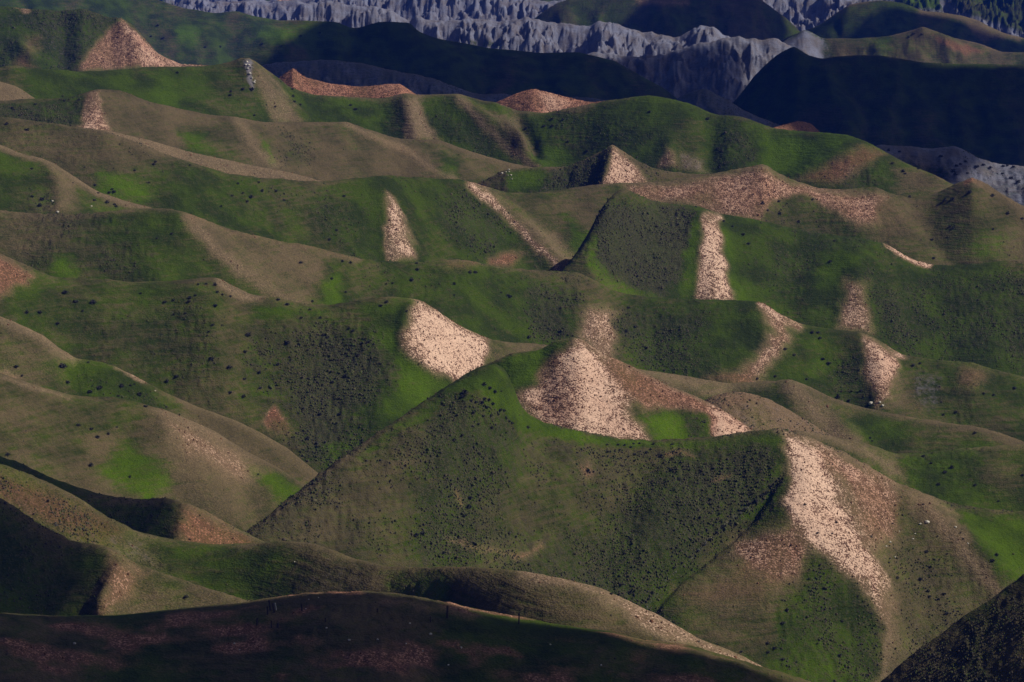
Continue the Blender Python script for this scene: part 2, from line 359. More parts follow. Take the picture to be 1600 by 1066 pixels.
PATCH = '''
MF 14 a L.55_K.02_D.05 744,577 775,569 792,582 806,608 815,640 850,666 905,680 905,690 820,672 780,640 740,610 705,620 640,670 560,715 700,600
MF 8 s7 L.5_K.05_D.1 820,656 870,676 940,690 1040,696 1120,692 1200,684
MF 10 s9 L.6_K.1_D0 1206,684 1218,720 1216,752 1195,775 1160,806
MF 30 a K.85_D.05_L.3 1060,715 1205,710 1200,750 1130,820 1010,935 950,905 1000,790
MF 24 a K.75_D.15_L.2 690,620 765,640 800,690 760,760 730,860 680,880 650,860 700,740 650,690
MF 26 a D.8_K.5 420,815 560,725 640,668 660,720 600,840 500,860 400,850
MF 20 a D.6_K.5 830,700 1000,740 960,800 850,850 790,800
MF 8 a B.55_R.8 905,725 925,722 932,740 918,745
MF 5 s4 B.5_R.9 716,770 722,790
MF 4 s3 B.5_R.9 1040,712 1060,706 1085,714
MF 4 s3 B.45_R.8 1120,748 1140,742
MF 5 s4 B.5_R.7 805,870 830,862 850,850
MF 5 s3 B.45_R.7 700,840 740,855 820,868
MF 12 a D.6_L.1_K.2_B.05 1030,945 1150,850 1215,790 1262,860 1300,960 1240,1066 1100,1000
MF 12 a B.96_R.12_K0_D0 1225,676 1262,688 1300,704 1302,745 1318,790 1350,832 1375,880 1402,950 1392,985 1340,910 1270,868 1238,820 1222,785 1228,730
MF 22 a B.45_R.3_D.6_K.1 1380,745 1450,780 1500,850 1440,920 1400,960 1380,880 1350,800
MF 16 a B.74_R.6_K0_D.1 1290,700 1350,728 1390,752 1418,790 1400,835 1362,838 1332,795 1310,745
MF 20 a D.5_B.1_K.35_L.1 1410,772 1470,790 1520,860 1565,905 1480,1000 1400,1066 1385,980 1388,900 1390,850
MF 12 s12 D.9_B.42_K0 1440,785 1490,835 1540,900 1580,940
MF 14 s10 D.7_B.45_K0 1392,950 1388,1000 1382,1066
MF 16 a L.5_D.1_K.15_B0 1500,800 1600,806 1700,830 1650,900 1580,920 1530,860
MF 12 a B.66_R.55_D.3_K.1 1150,850 1180,835 1240,825 1258,862 1240,905 1200,922 1150,900
MF 14 a D.6_B.28_R.6_K.1 1060,920 1150,890 1230,910 1200,950 1060,945
MF 16 a K.42_L.25_D.05_B0 1272,872 1330,925 1372,975 1372,1080 1190,1080 1220,960
MF 4 s6 G.1_K.95_D0 1216,748 1180,782 1130,825
MF 2 s2 G.5_K.6_B.1_D.3 1170,790 1130,825 1080,872 1045,905 1010,950
MH 12 a B.92_R.25_K0_D.1 880,540 905,529 940,555 975,572 1000,600 975,640 1000,660 1026,689 975,690 905,676 852,664 812,634 808,612 840,592 870,580
MH 14 a B.74_R.5_K.05 858,556 886,560 905,600 900,650 870,664 838,636 835,605
MH 8 a B.62_R.8_K0 950,560 1000,584 1080,618 1160,660 1160,690 1112,686 1098,652 1060,640 1010,642 965,600
MH 8 a B.92_R.3_K0 1112,640 1166,665 1166,690 1116,686
MH 8 a L.55_B0_K0_D0 1000,650 1055,644 1098,652 1112,688 1030,690
MH 8 a K.5_L.1_B0 1062,646 1098,652 1110,684 1072,682
MH 12 a L.5_B0_K0_D.05 740,585 800,551 898,526 884,545 850,575 835,600 805,618
AG 12 s8 D.6_K.3 1380,1066 1460,1002 1547,940 1610,895
AF 10 a L.2_B.03_D0 720,970 900,985 1080,1022 1100,1034 960,1010 820,1000 700,990
AF 5 s4 B.4_R.3_G.2 600,938 650,945 700,955 740,965
AE 12 a B.5_R.6_D.5_K.1 172,862 205,880 235,895 225,930 180,960 140,985 165,920
AE 14 a D.75_B.12_L.1_K0 230,893 290,912 402,946 420,970 180,985 200,940
AD 14 a B.34_R1_K.62_D.0 -200,650 0,731 87,764 168,813 190,830 160,860 80,830 0,790 -200,740
AD 14 a K.5_G.3_D.3_B.25 150,820 215,836 260,870 260,900 180,880 120,850
AD 16 a D.3_L.3_K0_B0 250,848 440,850 500,880 440,945 330,930 260,880
AD 18 a D.6_G.25_L0_K0 470,856 530,866 590,890 560,940 470,936 430,900
AD 16 a L.35_D.2_K0 590,888 700,890 720,950 590,940
AD 20 a D.8_L0_B.08_K0 720,888 870,905 940,923 1000,1010 880,985 740,960
AD 9 s10 D.9_B.5 820,898 900,911 950,928 1000,955 1060,988
AD 12 s14 D.9_B.55_G.2 1000,960 1060,988 1120,1018 1200,1052
AC 12 a B.5_R1_K.3 285,788 322,800 385,838 430,860 400,862 290,862 270,830
AC 6 a R1 370,830 410,850 400,862 350,858
AB 14 a B.5_R.25_D.8_K0 255,645 300,662 380,708 410,735 395,760 330,760 280,720
AB 14 a D.7_B.12_K0 260,700 400,760 440,790 380,830 300,800 240,740
AB 14 a L.5_D.05 200,690 250,720 270,760 230,790 150,740
AB 4 s3 D.9_B.4 0,588 40,602 80,614 110,621
AB 6 s5 D.8_B.4 250,640 300,661 350,685
AB 14 a L.45_D.1 400,735 440,740 490,770 440,780
AA 7 s8 D.9_B.4_K0 -60,482 0,497 35,511 67,527 91,546 119,562
AA 14 a D.6_B.1_K.1 0,510 90,560 110,590 60,600 0,580
AA 12 a K.35_L.2_D.05 110,565 180,575 260,625 300,660 180,640 110,620
AA 3 s3 D.9_B.55 182,574 205,586 222,595
AA 8 a D.85_B.08_L0 262,640 340,665 400,695 460,740 400,725 320,680
AA 4 s4 B.5_R.2_D.6 -60,575 0,583 30,595 10,580
Z3 10 a D.7_B.35_L0 1250,672 1330,690 1400,720 1420,760 1380,740 1340,712
Z3 20 a D.5_B.05 1540,710 1580,710 1600,780 1540,780
Z3 20 a K.35_L.3 1430,715 1530,705 1540,750 1440,760
Z 7 a R.5_B.4_G.2 1105,622 1162,613 1180,622 1150,640
Y 9 a B.93_R.15_K0_D0 643,474 660,471 709,503 766,530 762,562 712,604 700,590 665,578 640,556 632,520
Y 10 a D.7_K.2_B.1 768,532 850,540 840,556 780,570 758,580
Y 14 a L.4_K.05_D.05 560,478 640,468 634,500 634,550 670,580 710,604 600,680 560,640 620,590
Y 34 a K.85_D.1_L.1 490,505 590,520 612,570 570,640 540,720 500,735 450,700 460,620 400,570
Y 20 a K.5_R.3_D.3 380,500 470,490 500,560 440,640 380,620
Y 10 a L.5_K.5_D0 500,700 560,680 590,650 540,720 510,740
Y 4 a B.75_R1_K0 410,660 422,640 432,636 446,655 448,668 432,664 418,672
Y 8 a B.3_R.9_K.4 410,655 450,660 455,685 425,682
Y 8 a B.55_R.9_K.1 -40,380 0,398 50,425 45,440 20,455 0,465 -60,440
Y 26 a K.3_G.15_D.35 120,470 330,470 360,580 250,600 130,530
Y 6 s6 D.9_B.45_K0 344,440 362,451 385,461 405,464
Y 16 a L.5_D.05_K.05 400,470 540,485 500,500 400,490
Y 14 a L.3_K.05 60,430 340,440 330,458 150,460
Y 14 a D.65_B.35_L0_K0 1005,578 1100,593 1190,600 1130,620 1040,604
Y 10 s18 D.8_B.35_K0_L0 1240,602 1265,630 1300,662 1330,690
Y 18 a D.55_B.05 1430,662 1500,672 1500,700 1420,690
Y 18 a L.4_D.05 1300,650 1420,665 1400,690 1330,680
X 20 a D.65_B.12_L0 -60,340 60,342 100,350 80,400 30,420 0,400
X 12 a L.6_D.05_K0 85,400 110,400 115,436 80,430
X 26 a K.4_G.15_D.3 140,350 260,340 300,400 270,440 150,430
X 9 s12 D.85_B.45_K0 300,342 340,385 380,420 430,448 455,468
X 14 a D.75_B.14_K0 310,345 400,372 520,396 510,440 480,470 440,455 370,400
X 14 a L.6_D0_K0 495,440 530,425 545,475 505,476
X 8 s4 B.35_R.5_D.7 297,337 364,362 490,388 560,406
X 26 a K.35_R.2_D.3 620,415 900,430 900,520 760,520 620,460
X 8 s6 B.35_R.9 705,413 740,414
X 16 a K.7_D.1 820,440 890,450 900,530 830,535
X 12 a L.35_K.1 885,485 912,490 905,520 885,515
X 10 a B.62_R.2_K.1_D.4 920,480 958,488 962,520 958,560 930,550 902,525 912,505
X 24 a K.6_G.1_D.15 965,490 1080,480 1150,500 1120,580 1000,590
X 20 a L.2_K.3_D.1 1100,480 1180,490 1150,560 1100,570
X 10 s14 B.66_R.35_K.1_D.4 1208,495 1218,520 1200,550 1160,592
X 5 s6 B.8_R.3_K0 1188,476 1215,492 1250,509
X 8 a B.45_R.8_D.4 1100,588 1165,578 1180,600 1140,603
X 12 a L.5_K.1 1250,515 1280,520 1290,600 1255,590
X 9 a B.85_R.35_K0 1352,524 1372,532 1411,557 1408,580 1388,612 1372,640 1362,610 1348,580
X 14 a D.6_B.1_L.1_K.05 1385,600 1440,600 1450,650 1385,640
X 8 a K.4_G.35_D.4 1432,578 1478,580 1470,630 1448,650 1420,620
X 8 a B.35_R.6_K.4 1502,572 1530,572 1548,585 1520,612 1495,605
X 14 a K.5_L.2 1290,560 1340,560 1350,635 1290,625
X 20 a L.35 1540,600 1640,620 1640,680 1540,660
W 12 a K.92_D0_L.1 952,318 1080,326 1094,350 1078,400 1040,462 985,455 925,410 930,350
W 8 s9 L.65_K.05 918,372 925,410 950,445 985,462
W 8 s7 L.5_K.1 1088,345 1078,400 1070,450
W 6 a B.82_R.15_K0 1102,334 1124,338 1130,400 1143,470 1090,472 1090,400
W 7 s7 L.55_K.05 1135,360 1145,420 1152,468
W 24 a K.5_L.1_D.1 1180,365 1290,375 1290,430 1200,460 1160,440
W 16 a L.4_K.1 1290,400 1350,400 1320,450 1260,470
W 9 a B.62_R.25_K.1_D.4 1326,440 1356,444 1357,518 1306,514 1316,480
W 26 a K.62_R.15_D.1_L0 1365,440 1480,425 1600,440 1620,560 1500,565 1380,540
W 3 s4 B.9_R.3 1388,382 1405,396 1425,407 1450,415
T 4 s4 D.9_B.35_K0 -60,217 0,228 63,250 84,259 115,278 154,303 234,326
T 9 a D.7_B.18_L0 85,262 112,280 118,330 88,335
T 9 a K.4_L.2 45,290 85,300 85,333 50,335
T 14 a L.35_K0 100,310 200,320 180,335 110,335
S 14 a L.55_D.1_K0 150,265 230,290 260,320 190,320 140,300
S 16 a D.7_R.3_B.06 -100,190 120,200 165,210 200,240 110,270 60,248
S 24 a K.35_D.35_R.15 280,270 480,290 450,340 330,350
S 18 a K.5_R.3_D.3_L0 500,300 598,295 603,350 600,405 540,390 490,350
S 7 a B.84_R.1_K0 600,302 616,318 634,360 648,404 610,408 603,360
S 12 s9 L.4_K.1 650,330 660,380 668,404
S 18 a K.62_L.1_D.1 690,292 745,300 800,360 770,405 720,395 690,350
S 6 s6 B.85_R.2_K0 736,287 770,314 810,354 850,396 875,422
S 8 a D.75_B.3_G.2_K0 775,304 830,340 890,375 912,415 905,432 880,420 830,365
S 7 a B.55_R.9_K.1 765,402 790,394 812,400 800,420 760,414
S 16 a D.78_R.2_K0_L0 800,306 880,300 945,295 930,360 890,372 840,345
S 14 a L.5_D.1 880,340 915,370 920,420 900,410
S 9 a B.66_R.55_K0_D.2 972,289 1040,287 1110,275 1194,259 1236,284 1320,299 1385,305 1402,330 1385,352 1335,350 1300,330 1255,312 1215,322 1190,345 1120,336 1080,322 1005,319
S 8 a K.35_L.2_D.4_B0 1205,318 1250,306 1300,336 1340,365 1200,346
S 10 a D.6_R.5_B.15 1370,320 1420,320 1420,370 1380,380
S 20 a L.35_K.15 1440,330 1600,360 1600,405 1450,410
S 4 s4 B.6_R1_D.4 1508,286 1519,281 1534,287
S 5 s4 D.8_R.4_B.2 1530,285 1565,305 1600,324
S1 10 a B.35_R.55_D.6_K.15 60,215 80,200 150,205 170,215 140,245 80,240
Q 8 a K.6_R.4_L.1_D.1 -100,160 60,157 130,152 138,180 100,205 0,214
Q 5 a B.78_R.35_K0 141,146 155,145 163,175 172,207 120,206 132,180
Q 14 a L.4_D.15_K.1 280,200 320,205 325,240 285,240
Q 8 s10 D.85_B.3 375,192 385,220 405,240 430,258
Q 8 a L.45_D.1 405,215 425,220 435,262 420,258
Q 24 a K.3_G.1_D.4 430,195 510,200 500,270 440,260
Q 20 a D.8_R.3_G.1_L0 490,210 580,210 680,270 600,280 500,275
Q 5 s6 D.85_B.35_K0 541,194 572,210 614,228 660,252 720,285
Q 12 a D.8_G.15 200,150 280,175 270,230 210,220 180,170
Q 8 a L.4_D.2 690,240 715,250 720,280 690,270
R 5 a K.8_L0_D.05 850,272 922,248 955,231 948,262 944,296 840,302
R 5 a B.78_R.3_K0_D.2 958,229 975,240 992,256 1005,276 1010,290 940,292 950,260
R 8 a L.45_D.05_K.1 790,268 850,264 845,298 800,300
N 10 a L.35_D0_K.05 230,125 270,130 280,170 240,165
N 14 a D.4_G.1 0,110 40,112 20,135 0,130
N 4 a G.75_B.2_K.2 380,92 392,92 400,130 396,145 386,120
N 7 a D.75_B.35_K0_L0 398,100 420,115 440,140 485,195 425,195 405,140
N 14 a L.35_K.3 445,145 620,160 600,215 500,190
N 5 a D.75_B.38_K0_L0 628,150 655,150 668,185 688,222 634,219 630,180
N 5 s7 D.75_B.38_G.1_K0 718,153 745,180 775,215 800,235 838,262
N 12 a K.5_L.1_D.1 670,170 720,180 790,235 760,244 700,225
N 6 a G.2_D.75_K.2_B.2 748,165 812,182 836,240 806,230 770,190
N 14 a L.4_K.1_D0 850,230 900,240 900,262 850,262
N 20 a K.38_D.1_L.1 860,180 1080,180 1060,250 900,240
N 10 a D.55_G.1_K.15 1045,175 1100,185 1108,260 1085,262 1050,225
N 5 a B.5_R.2_G.3_K0 1042,228 1054,236 1060,262 1030,260
N 5 a G.4_B.35_K.1_D.4 1062,235 1090,245 1108,272 1060,265
N 14 a K.52_L0_D.05 1112,186 1175,200 1185,262 1112,268
N 10 a L.5_K0_D0 1186,210 1320,220 1300,245 1245,275 1190,262
N 7 a B.42_R.9_K.3_D.3 1350,226 1385,240 1370,256 1300,292 1240,284 1290,255
N 10 a K.45_D.3_R.3 1330,262 1400,265 1420,300 1300,300
N 10 a D.8_B.12_K0_L0 1392,246 1440,268 1492,292 1480,304 1400,306
P 8 a B.35_G.6_K0 1410,235 1450,255 1440,262 1400,245
P 14 a L.3_G.2_D.2 1400,255 1480,262 1480,285 1400,285
NP 8 a R1_B.55 1200,185 1290,185 1290,215 1200,215
NP 6 a B.9_R.55 838,140 890,155 880,176 850,178
A 5 a B.58_R.6_K0_G.1 189,33 210,60 232,104 121,112 124,98 150,65
A 4 a B.8_R.5_K0_G0 190,33 212,47 246,84 322,104 225,106 215,75 200,55
A 6 a B.45_R.8_K.1 20,100 38,85 62,105 40,110
A 8 a B.35_R.6_K.3 40,60 65,55 62,85 42,90
A 4 s3 B.5_G.4 21,-2 32,10 42,15
B 5 s3 B.8_R.3_K0 132,14 148,27
B 6 a B.55_R.9_D.4_K0 190,-5 205,0 228,45 200,34
B 12 a D.8_B.3_K.1 228,45 266,62 290,72 268,80 240,70
B 8 a D.7_B.4_R.8_K.1 245,72 300,86 320,98 260,88
C 14 a L.5_D0 400,40 520,36 560,60 480,75 400,60
A 4 s3 B.8_R.3_K0_G0 21,2 32,12 42,16
C 10 a L.6_D0 275,40 310,45 310,70 280,65
C 8 a D.3_G.2 80,-5 200,20 190,30 80,12
J 4 a B.5_R1_G0_D.2 1442,46 1480,60 1545,80 1510,90 1486,80
J 6 a G.8_K.1_D.2 1200,80 1257,46 1285,62 1290,95 1262,95 1240,80 1155,130
J 8 a L.4_G0 1395,60 1440,52 1450,80 1400,90
I 4 s4 D.8_B.3_L0 1442,19 1505,27 1547,44 1593,60
I 4 a D.8_B.2_L0 1490,24 1547,44 1590,60 1540,65
H 5 s4 B.6_G.3 1000,2 1070,4
G 6 a L.2_K.4_G.1 732,62 765,65 785,75 740,72
G2 8 a L.5_G0_B0 1400,-10 1475,-6 1470,15 1410,12
G2 8 a K.5_G.1_L.2 1480,-6 1640,-10 1640,60 1500,20
G2 8 a L.3_G.1_K.3 40,-10 240,-10 300,30 200,40 60,30
G2 3 a B.9_R.4_G0 430,-6 450,-6 465,14 450,14
'''  # AD lower-left bank: red soil, its partial shade also darkened into these weights
jx = 5 * n_mid + 4 * fbm(XW / 2.6, YW / 2.6, 2, 91); jy = 3 * fbm(XW / 7, YW / 7, 2, 12) + 2 * fbm(XW / 2.2, YW / 2.2, 2, 93)
for line in PATCH.strip().split('\n'):
    f = line.split(); li = ORDER.index(f[0]); fe = float(f[1]); mode = f[2]
    bval = [float(q[1:]) for q in f[3].split('_') if q[0] == 'B']
    fe *= 1.7 if bval and bval[0] > .1 else 1.25; pts = P(' '.join(f[4:]))
    pu = [p[0] for p in pts]; pv = [p[1] for p in pts]
    wd = float(mode[1:]) if mode[0] == 's' else 0
    m = wd + 2 * fe + 10
    c0, c1 = np.searchsorted(ucol, [min(pu) - m, max(pu) + m]); c0 = max(c0 - 6, 0); c1 = min(c1 + 6, NC)
    sub = (slice(None), slice(c0, c1))
    sel = (own[sub] == li) & (v[sub] > min(pv) - m) & (v[sub] < max(pv) + m) & (dc[sub] < 12)
    if not sel.any(): continue; print('empty patch', line[:50]); continue
    k = 0.5 + 0.09 * fe
    su = u[sub][sel] + k * jx[sub][sel]; sv = v[sub][sel] + k * jy[sub][sel]
    if mode[0] == 'a':
        d = seg_dist(su, sv, pts + pts[:1]); d = np.where(poly_in(su, sv, pts), -d, d)
    else:
        d = seg_dist(su, sv, pts) - wd
    a = 1 - sstep(d, -fe, fe)
    for q in f[3].split('_'):
        tmp = W[q[0]][sub]; tmp[sel] = tmp[sel] * (1 - a) + (float(q[1:]) + (.35 * bandn[sub][sel] if q[0] in 'DLK' else 0)) * a
# coarse plant tufts give the brushy faces real relief
bm = sstep(W['B'], .45, .8)
W['B'] -= .20 * bm * sstep(fbm(XW / 7, YW / 11, 3, 501), -.1, .45) + .12 * bm * sstep(n_mid, 0, .5)
W['L'] = W['L'] * .8 + .12 * fbm(XW / 9, YW / 14, 3, 515)
tuft = vnoise(XW / 0.75, YW / 0.75, 201) + 0.6 * vnoise(XW / 1.7 + 5, YW / 1.7, 202)
H += (tuft * (0.04 + 0.36 * np.clip(W['K'], 0, 1) + 0.06 * np.clip(W['B'], 0, 1))).astype(np.float32)
print('terrain', round(time.time() - T0, 1))
#@@END

# ------------------------------------------------------------------ materials
def newmat(name):
    m = bpy.data.materials.new(name); m.use_nodes = True
    nt = m.node_tree; nt.nodes.clear()
    out = nt.nodes.new('ShaderNodeOutputMaterial'); b = nt.nodes.new('ShaderNodeBsdfPrincipled')
    b.inputs['Roughness'].default_value = 0.95
    b.inputs['Specular IOR Level'].default_value = 0.08
    nt.links.new(b.outputs[0], out.inputs[0])
    return m, nt, b
def N(nt, t, **kw):
    n = nt.nodes.new(t)
    for k, val in kw.items(): setattr(n, k, val)
    return n
def mixc(nt, fac, a, b):
    n = N(nt, 'ShaderNodeMix', data_type='RGBA')
    for sock, val in ((0, fac), (6, a), (7, b)):
        if isinstance(val, (tuple, list)): n.inputs[sock].default_value = (*val, 1)
        elif isinstance(val, (int, float)): n.inputs[sock].default_value = val
        else: nt.links.new(val, n.inputs[sock])
    return n.outputs[2]
def mth(nt, op, a, b=0.0, c=0.0):
    n = N(nt, 'ShaderNodeMath', operation=op)
    for i, val in enumerate((a, b, c)):
        if isinstance(val, (int, float)): n.inputs[i].default_value = val
        else: nt.links.new(val, n.inputs[i])
    return n.outputs[0]
def ss(nt, x, a, b):
    n = N(nt, 'ShaderNodeMapRange', interpolation_type='SMOOTHSTEP')
    for i, val in enumerate((x, a, b)):
        if isinstance(val, (int, float)): n.inputs[i].default_value = val
        else: nt.links.new(val, n.inputs[i])
    return n.outputs[0]
def noise(nt, scale, det=2.0, rough=0.5, co=None, sc3=None):
    tc = N(nt, 'ShaderNodeTexCoord').outputs['Object']
    if sc3:
        mp = N(nt, 'ShaderNodeMapping'); mp.inputs['Scale'].default_value = sc3
        nt.links.new(tc, mp.inputs[0]); tc = mp.outputs[0]
    n = N(nt, 'ShaderNodeTexNoise'); nt.links.new(tc, n.inputs['Vector'])
    n.inputs['Scale'].default_value = scale; n.inputs['Detail'].default_value = det; n.inputs['Roughness'].default_value = rough
    return n.outputs[0]
GREEN_D = (0.019, 0.033, 0.003); GREEN = (0.037, 0.064, 0.002); LUSH = (0.064, 0.122, 0.001)
DRY = (0.118, 0.086, 0.052); BRUSH = (0.026, 0.030, 0.016); PALE = (0.60, 0.43, 0.34); REDS = (0.33, 0.155, 0.105)
SPECK = (0.095, 0.045, 0.030); GREY = (0.19, 0.21, 0.30)
def hill_material():
    m, nt, b = newmat('hillside')
    A = {}
    for k in 'BRDKGL':
        a = N(nt, 'ShaderNodeAttribute', attribute_name='w' + k); A[k] = a.outputs['Fac']
    n1 = noise(nt, 0.75, 3, .62)          # ~1.3 m tufts
    n2 = noise(nt, 3.3, 2, .6)            # ~0.5 m
    n3 = noise(nt, 0.12, 3, .55)          # ~8 m
    n4 = noise(nt, 0.035, 2, .5)
    n5 = noise(nt, 1.0, 3, .6, sc3=(.13, .13, 1.9))       # contour-following tracks
    g = mixc(nt, ss(nt, n3, .35, .65), GREEN_D, GREEN)
    lw = mth(nt, 'ADD', A['L'], mth(nt, 'MULTIPLY', mth(nt, 'SUBTRACT', n3, .5), .5))
    g = mixc(nt, ss(nt, lw, .05, .8), g, LUSH)
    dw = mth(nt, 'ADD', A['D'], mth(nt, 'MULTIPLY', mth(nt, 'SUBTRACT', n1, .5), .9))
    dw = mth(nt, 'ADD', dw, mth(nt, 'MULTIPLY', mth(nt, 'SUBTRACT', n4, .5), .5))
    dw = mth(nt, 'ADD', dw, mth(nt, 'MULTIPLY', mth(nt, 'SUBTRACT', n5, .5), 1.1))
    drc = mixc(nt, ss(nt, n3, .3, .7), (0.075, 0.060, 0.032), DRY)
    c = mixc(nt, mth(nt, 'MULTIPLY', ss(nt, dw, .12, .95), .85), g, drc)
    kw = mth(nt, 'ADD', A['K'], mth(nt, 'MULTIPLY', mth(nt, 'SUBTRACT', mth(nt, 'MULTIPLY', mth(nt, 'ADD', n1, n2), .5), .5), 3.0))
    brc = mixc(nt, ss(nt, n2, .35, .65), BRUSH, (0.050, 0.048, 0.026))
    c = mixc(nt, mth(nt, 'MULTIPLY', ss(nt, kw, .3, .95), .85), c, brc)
    gl = mixc(nt, ss(nt, mth(nt, 'ADD', mth(nt, 'MULTIPLY', n3, .6), mth(nt, 'MULTIPLY', n1, .4)), .35, .65), GREY, (0.13, 0.12, 0.13))
    gw = mth(nt, 'ADD', A['G'], mth(nt, 'MULTIPLY', mth(nt, 'SUBTRACT', n1, .5), .8))
    c = mixc(nt, ss(nt, gw, .25, .85), c, gl)
    # bare soil with dark tufts
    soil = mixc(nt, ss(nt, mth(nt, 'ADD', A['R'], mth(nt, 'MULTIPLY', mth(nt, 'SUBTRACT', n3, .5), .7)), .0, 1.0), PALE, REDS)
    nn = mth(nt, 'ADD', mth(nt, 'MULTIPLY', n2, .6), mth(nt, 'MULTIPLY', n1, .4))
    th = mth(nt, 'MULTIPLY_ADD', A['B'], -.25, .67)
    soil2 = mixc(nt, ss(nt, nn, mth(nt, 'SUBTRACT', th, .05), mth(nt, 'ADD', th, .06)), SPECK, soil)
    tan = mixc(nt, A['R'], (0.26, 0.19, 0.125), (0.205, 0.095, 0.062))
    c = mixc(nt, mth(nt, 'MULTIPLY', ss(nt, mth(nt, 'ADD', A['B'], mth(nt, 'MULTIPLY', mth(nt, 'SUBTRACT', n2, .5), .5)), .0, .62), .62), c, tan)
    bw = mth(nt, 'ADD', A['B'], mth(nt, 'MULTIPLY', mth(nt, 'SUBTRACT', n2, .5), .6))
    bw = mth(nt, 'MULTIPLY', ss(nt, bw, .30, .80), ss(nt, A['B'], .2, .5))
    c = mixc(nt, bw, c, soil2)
    # mottling of every surface
    mo = N(nt, 'ShaderNodeMix', data_type='RGBA', blend_type='MULTIPLY')
    mo.inputs[0].default_value = 1.0
    nt.links.new(c, mo.inputs[6])
    cr = N(nt, 'ShaderNodeMapRange'); nt.links.new(n2, cr.inputs[0])
    cr.inputs[1].default_value = .3; cr.inputs[2].default_value = .7; cr.inputs[3].default_value = .78; cr.inputs[4].default_value = 1.2
    nt.links.new(cr.outputs[0], mo.inputs[7])
    nt.links.new(mo.outputs[2], b.inputs['Base Color'])
    bp = N(nt, 'ShaderNodeBump'); bp.inputs['Strength'].default_value = 0.8; bp.inputs['Distance'].default_value = 0.4
    nt.links.new(mth(nt, 'ADD', mth(nt, 'ADD', n1, n5), mth(nt, 'MULTIPLY', n2, .6)), bp.inputs['Height'])
    nt.links.new(bp.outputs[0], b.inputs['Normal'])
    return m
HM = hill_material()

# ------------------------------------------------------------------ hills: one mesh each
col = bpy.context.scene.collection
NE = 44
ext = (np.arange(1, NE + 1) / NE) ** 1.6 * 1500.0
def widen(A_):
    return np.concatenate([np.repeat(A_[:, :1], NE, 1), A_, np.repeat(A_[:, -1:], NE, 1)], 1)
aL = (U0 - ext[::-1] - 800.0) / F * (math.cos(PITCH) + 0.18 * math.sin(PITCH)); aR = (U1 + ext - 800.0) / F * (math.cos(PITCH) + 0.18 * math.sin(PITCH))
aE = np.concatenate([aL, acol, aR])
XE = (ys[:, None] * aE[None, :]).astype(np.float32); YE = np.repeat(ys[:, None], len(aE), 1).astype(np.float32)
HE = widen(H); rampE = np.concatenate([ext[::-1], np.zeros(NC), ext])[None, :] / 1500.0
HE = HE + (np.minimum(1, rampE * 4) * (9 * fbm(XE / 60, YE / 60, 3, 611) * np.maximum(1, YE / 1500)) - 10 * rampE * YE / 1000).astype(np.float32)
own = widen(own); W = {k_: widen(W[k_]) for k_ in W}
W['D'] = W['D'] + (rampE > 0) * .4 * fbm(XE / 40, YE / 90, 2, 613)
NCE = len(aE)
Hf = HE.ravel(); Xf = XE.ravel(); Yf = YE.ravel()
fo = own[:-1, :-1]
idx = np.arange(NR * NCE, dtype=np.int32).reshape(NR, NCE)
for i, n in enumerate(ORDER):
    rr, cc = np.where(fo == i)
    if len(rr) == 0: continue
    q = np.stack([idx[rr, cc], idx[rr, cc + 1], idx[rr + 1, cc + 1], idx[rr + 1, cc]], 1)
    uq, inv = np.unique(q.ravel(), return_inverse=True)
    inv = inv.astype(np.int32).ravel()
    me = bpy.data.meshes.new('hill')
    me.vertices.add(len(uq)); me.loops.add(len(inv)); me.polygons.add(len(q))
    co = np.stack([Xf[uq], Yf[uq], Hf[uq]], 1).astype(np.float32)
    me.vertices.foreach_set('co', co.ravel())
    me.loops.foreach_set('vertex_index', inv)
    me.polygons.foreach_set('loop_start', np.arange(0, len(inv), 4, dtype=np.int32))
    me.update(calc_edges=True)
    me.polygons.foreach_set('use_smooth', np.ones(len(q), bool))
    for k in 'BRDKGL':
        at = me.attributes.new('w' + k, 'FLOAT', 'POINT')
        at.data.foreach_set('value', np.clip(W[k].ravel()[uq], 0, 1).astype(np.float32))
    me.materials.append(HM)
    o = bpy.data.objects.new('hill', me); col.objects.link(o)
    o['kind'] = 'structure'; o['label'] = LAY[n]['label']; 

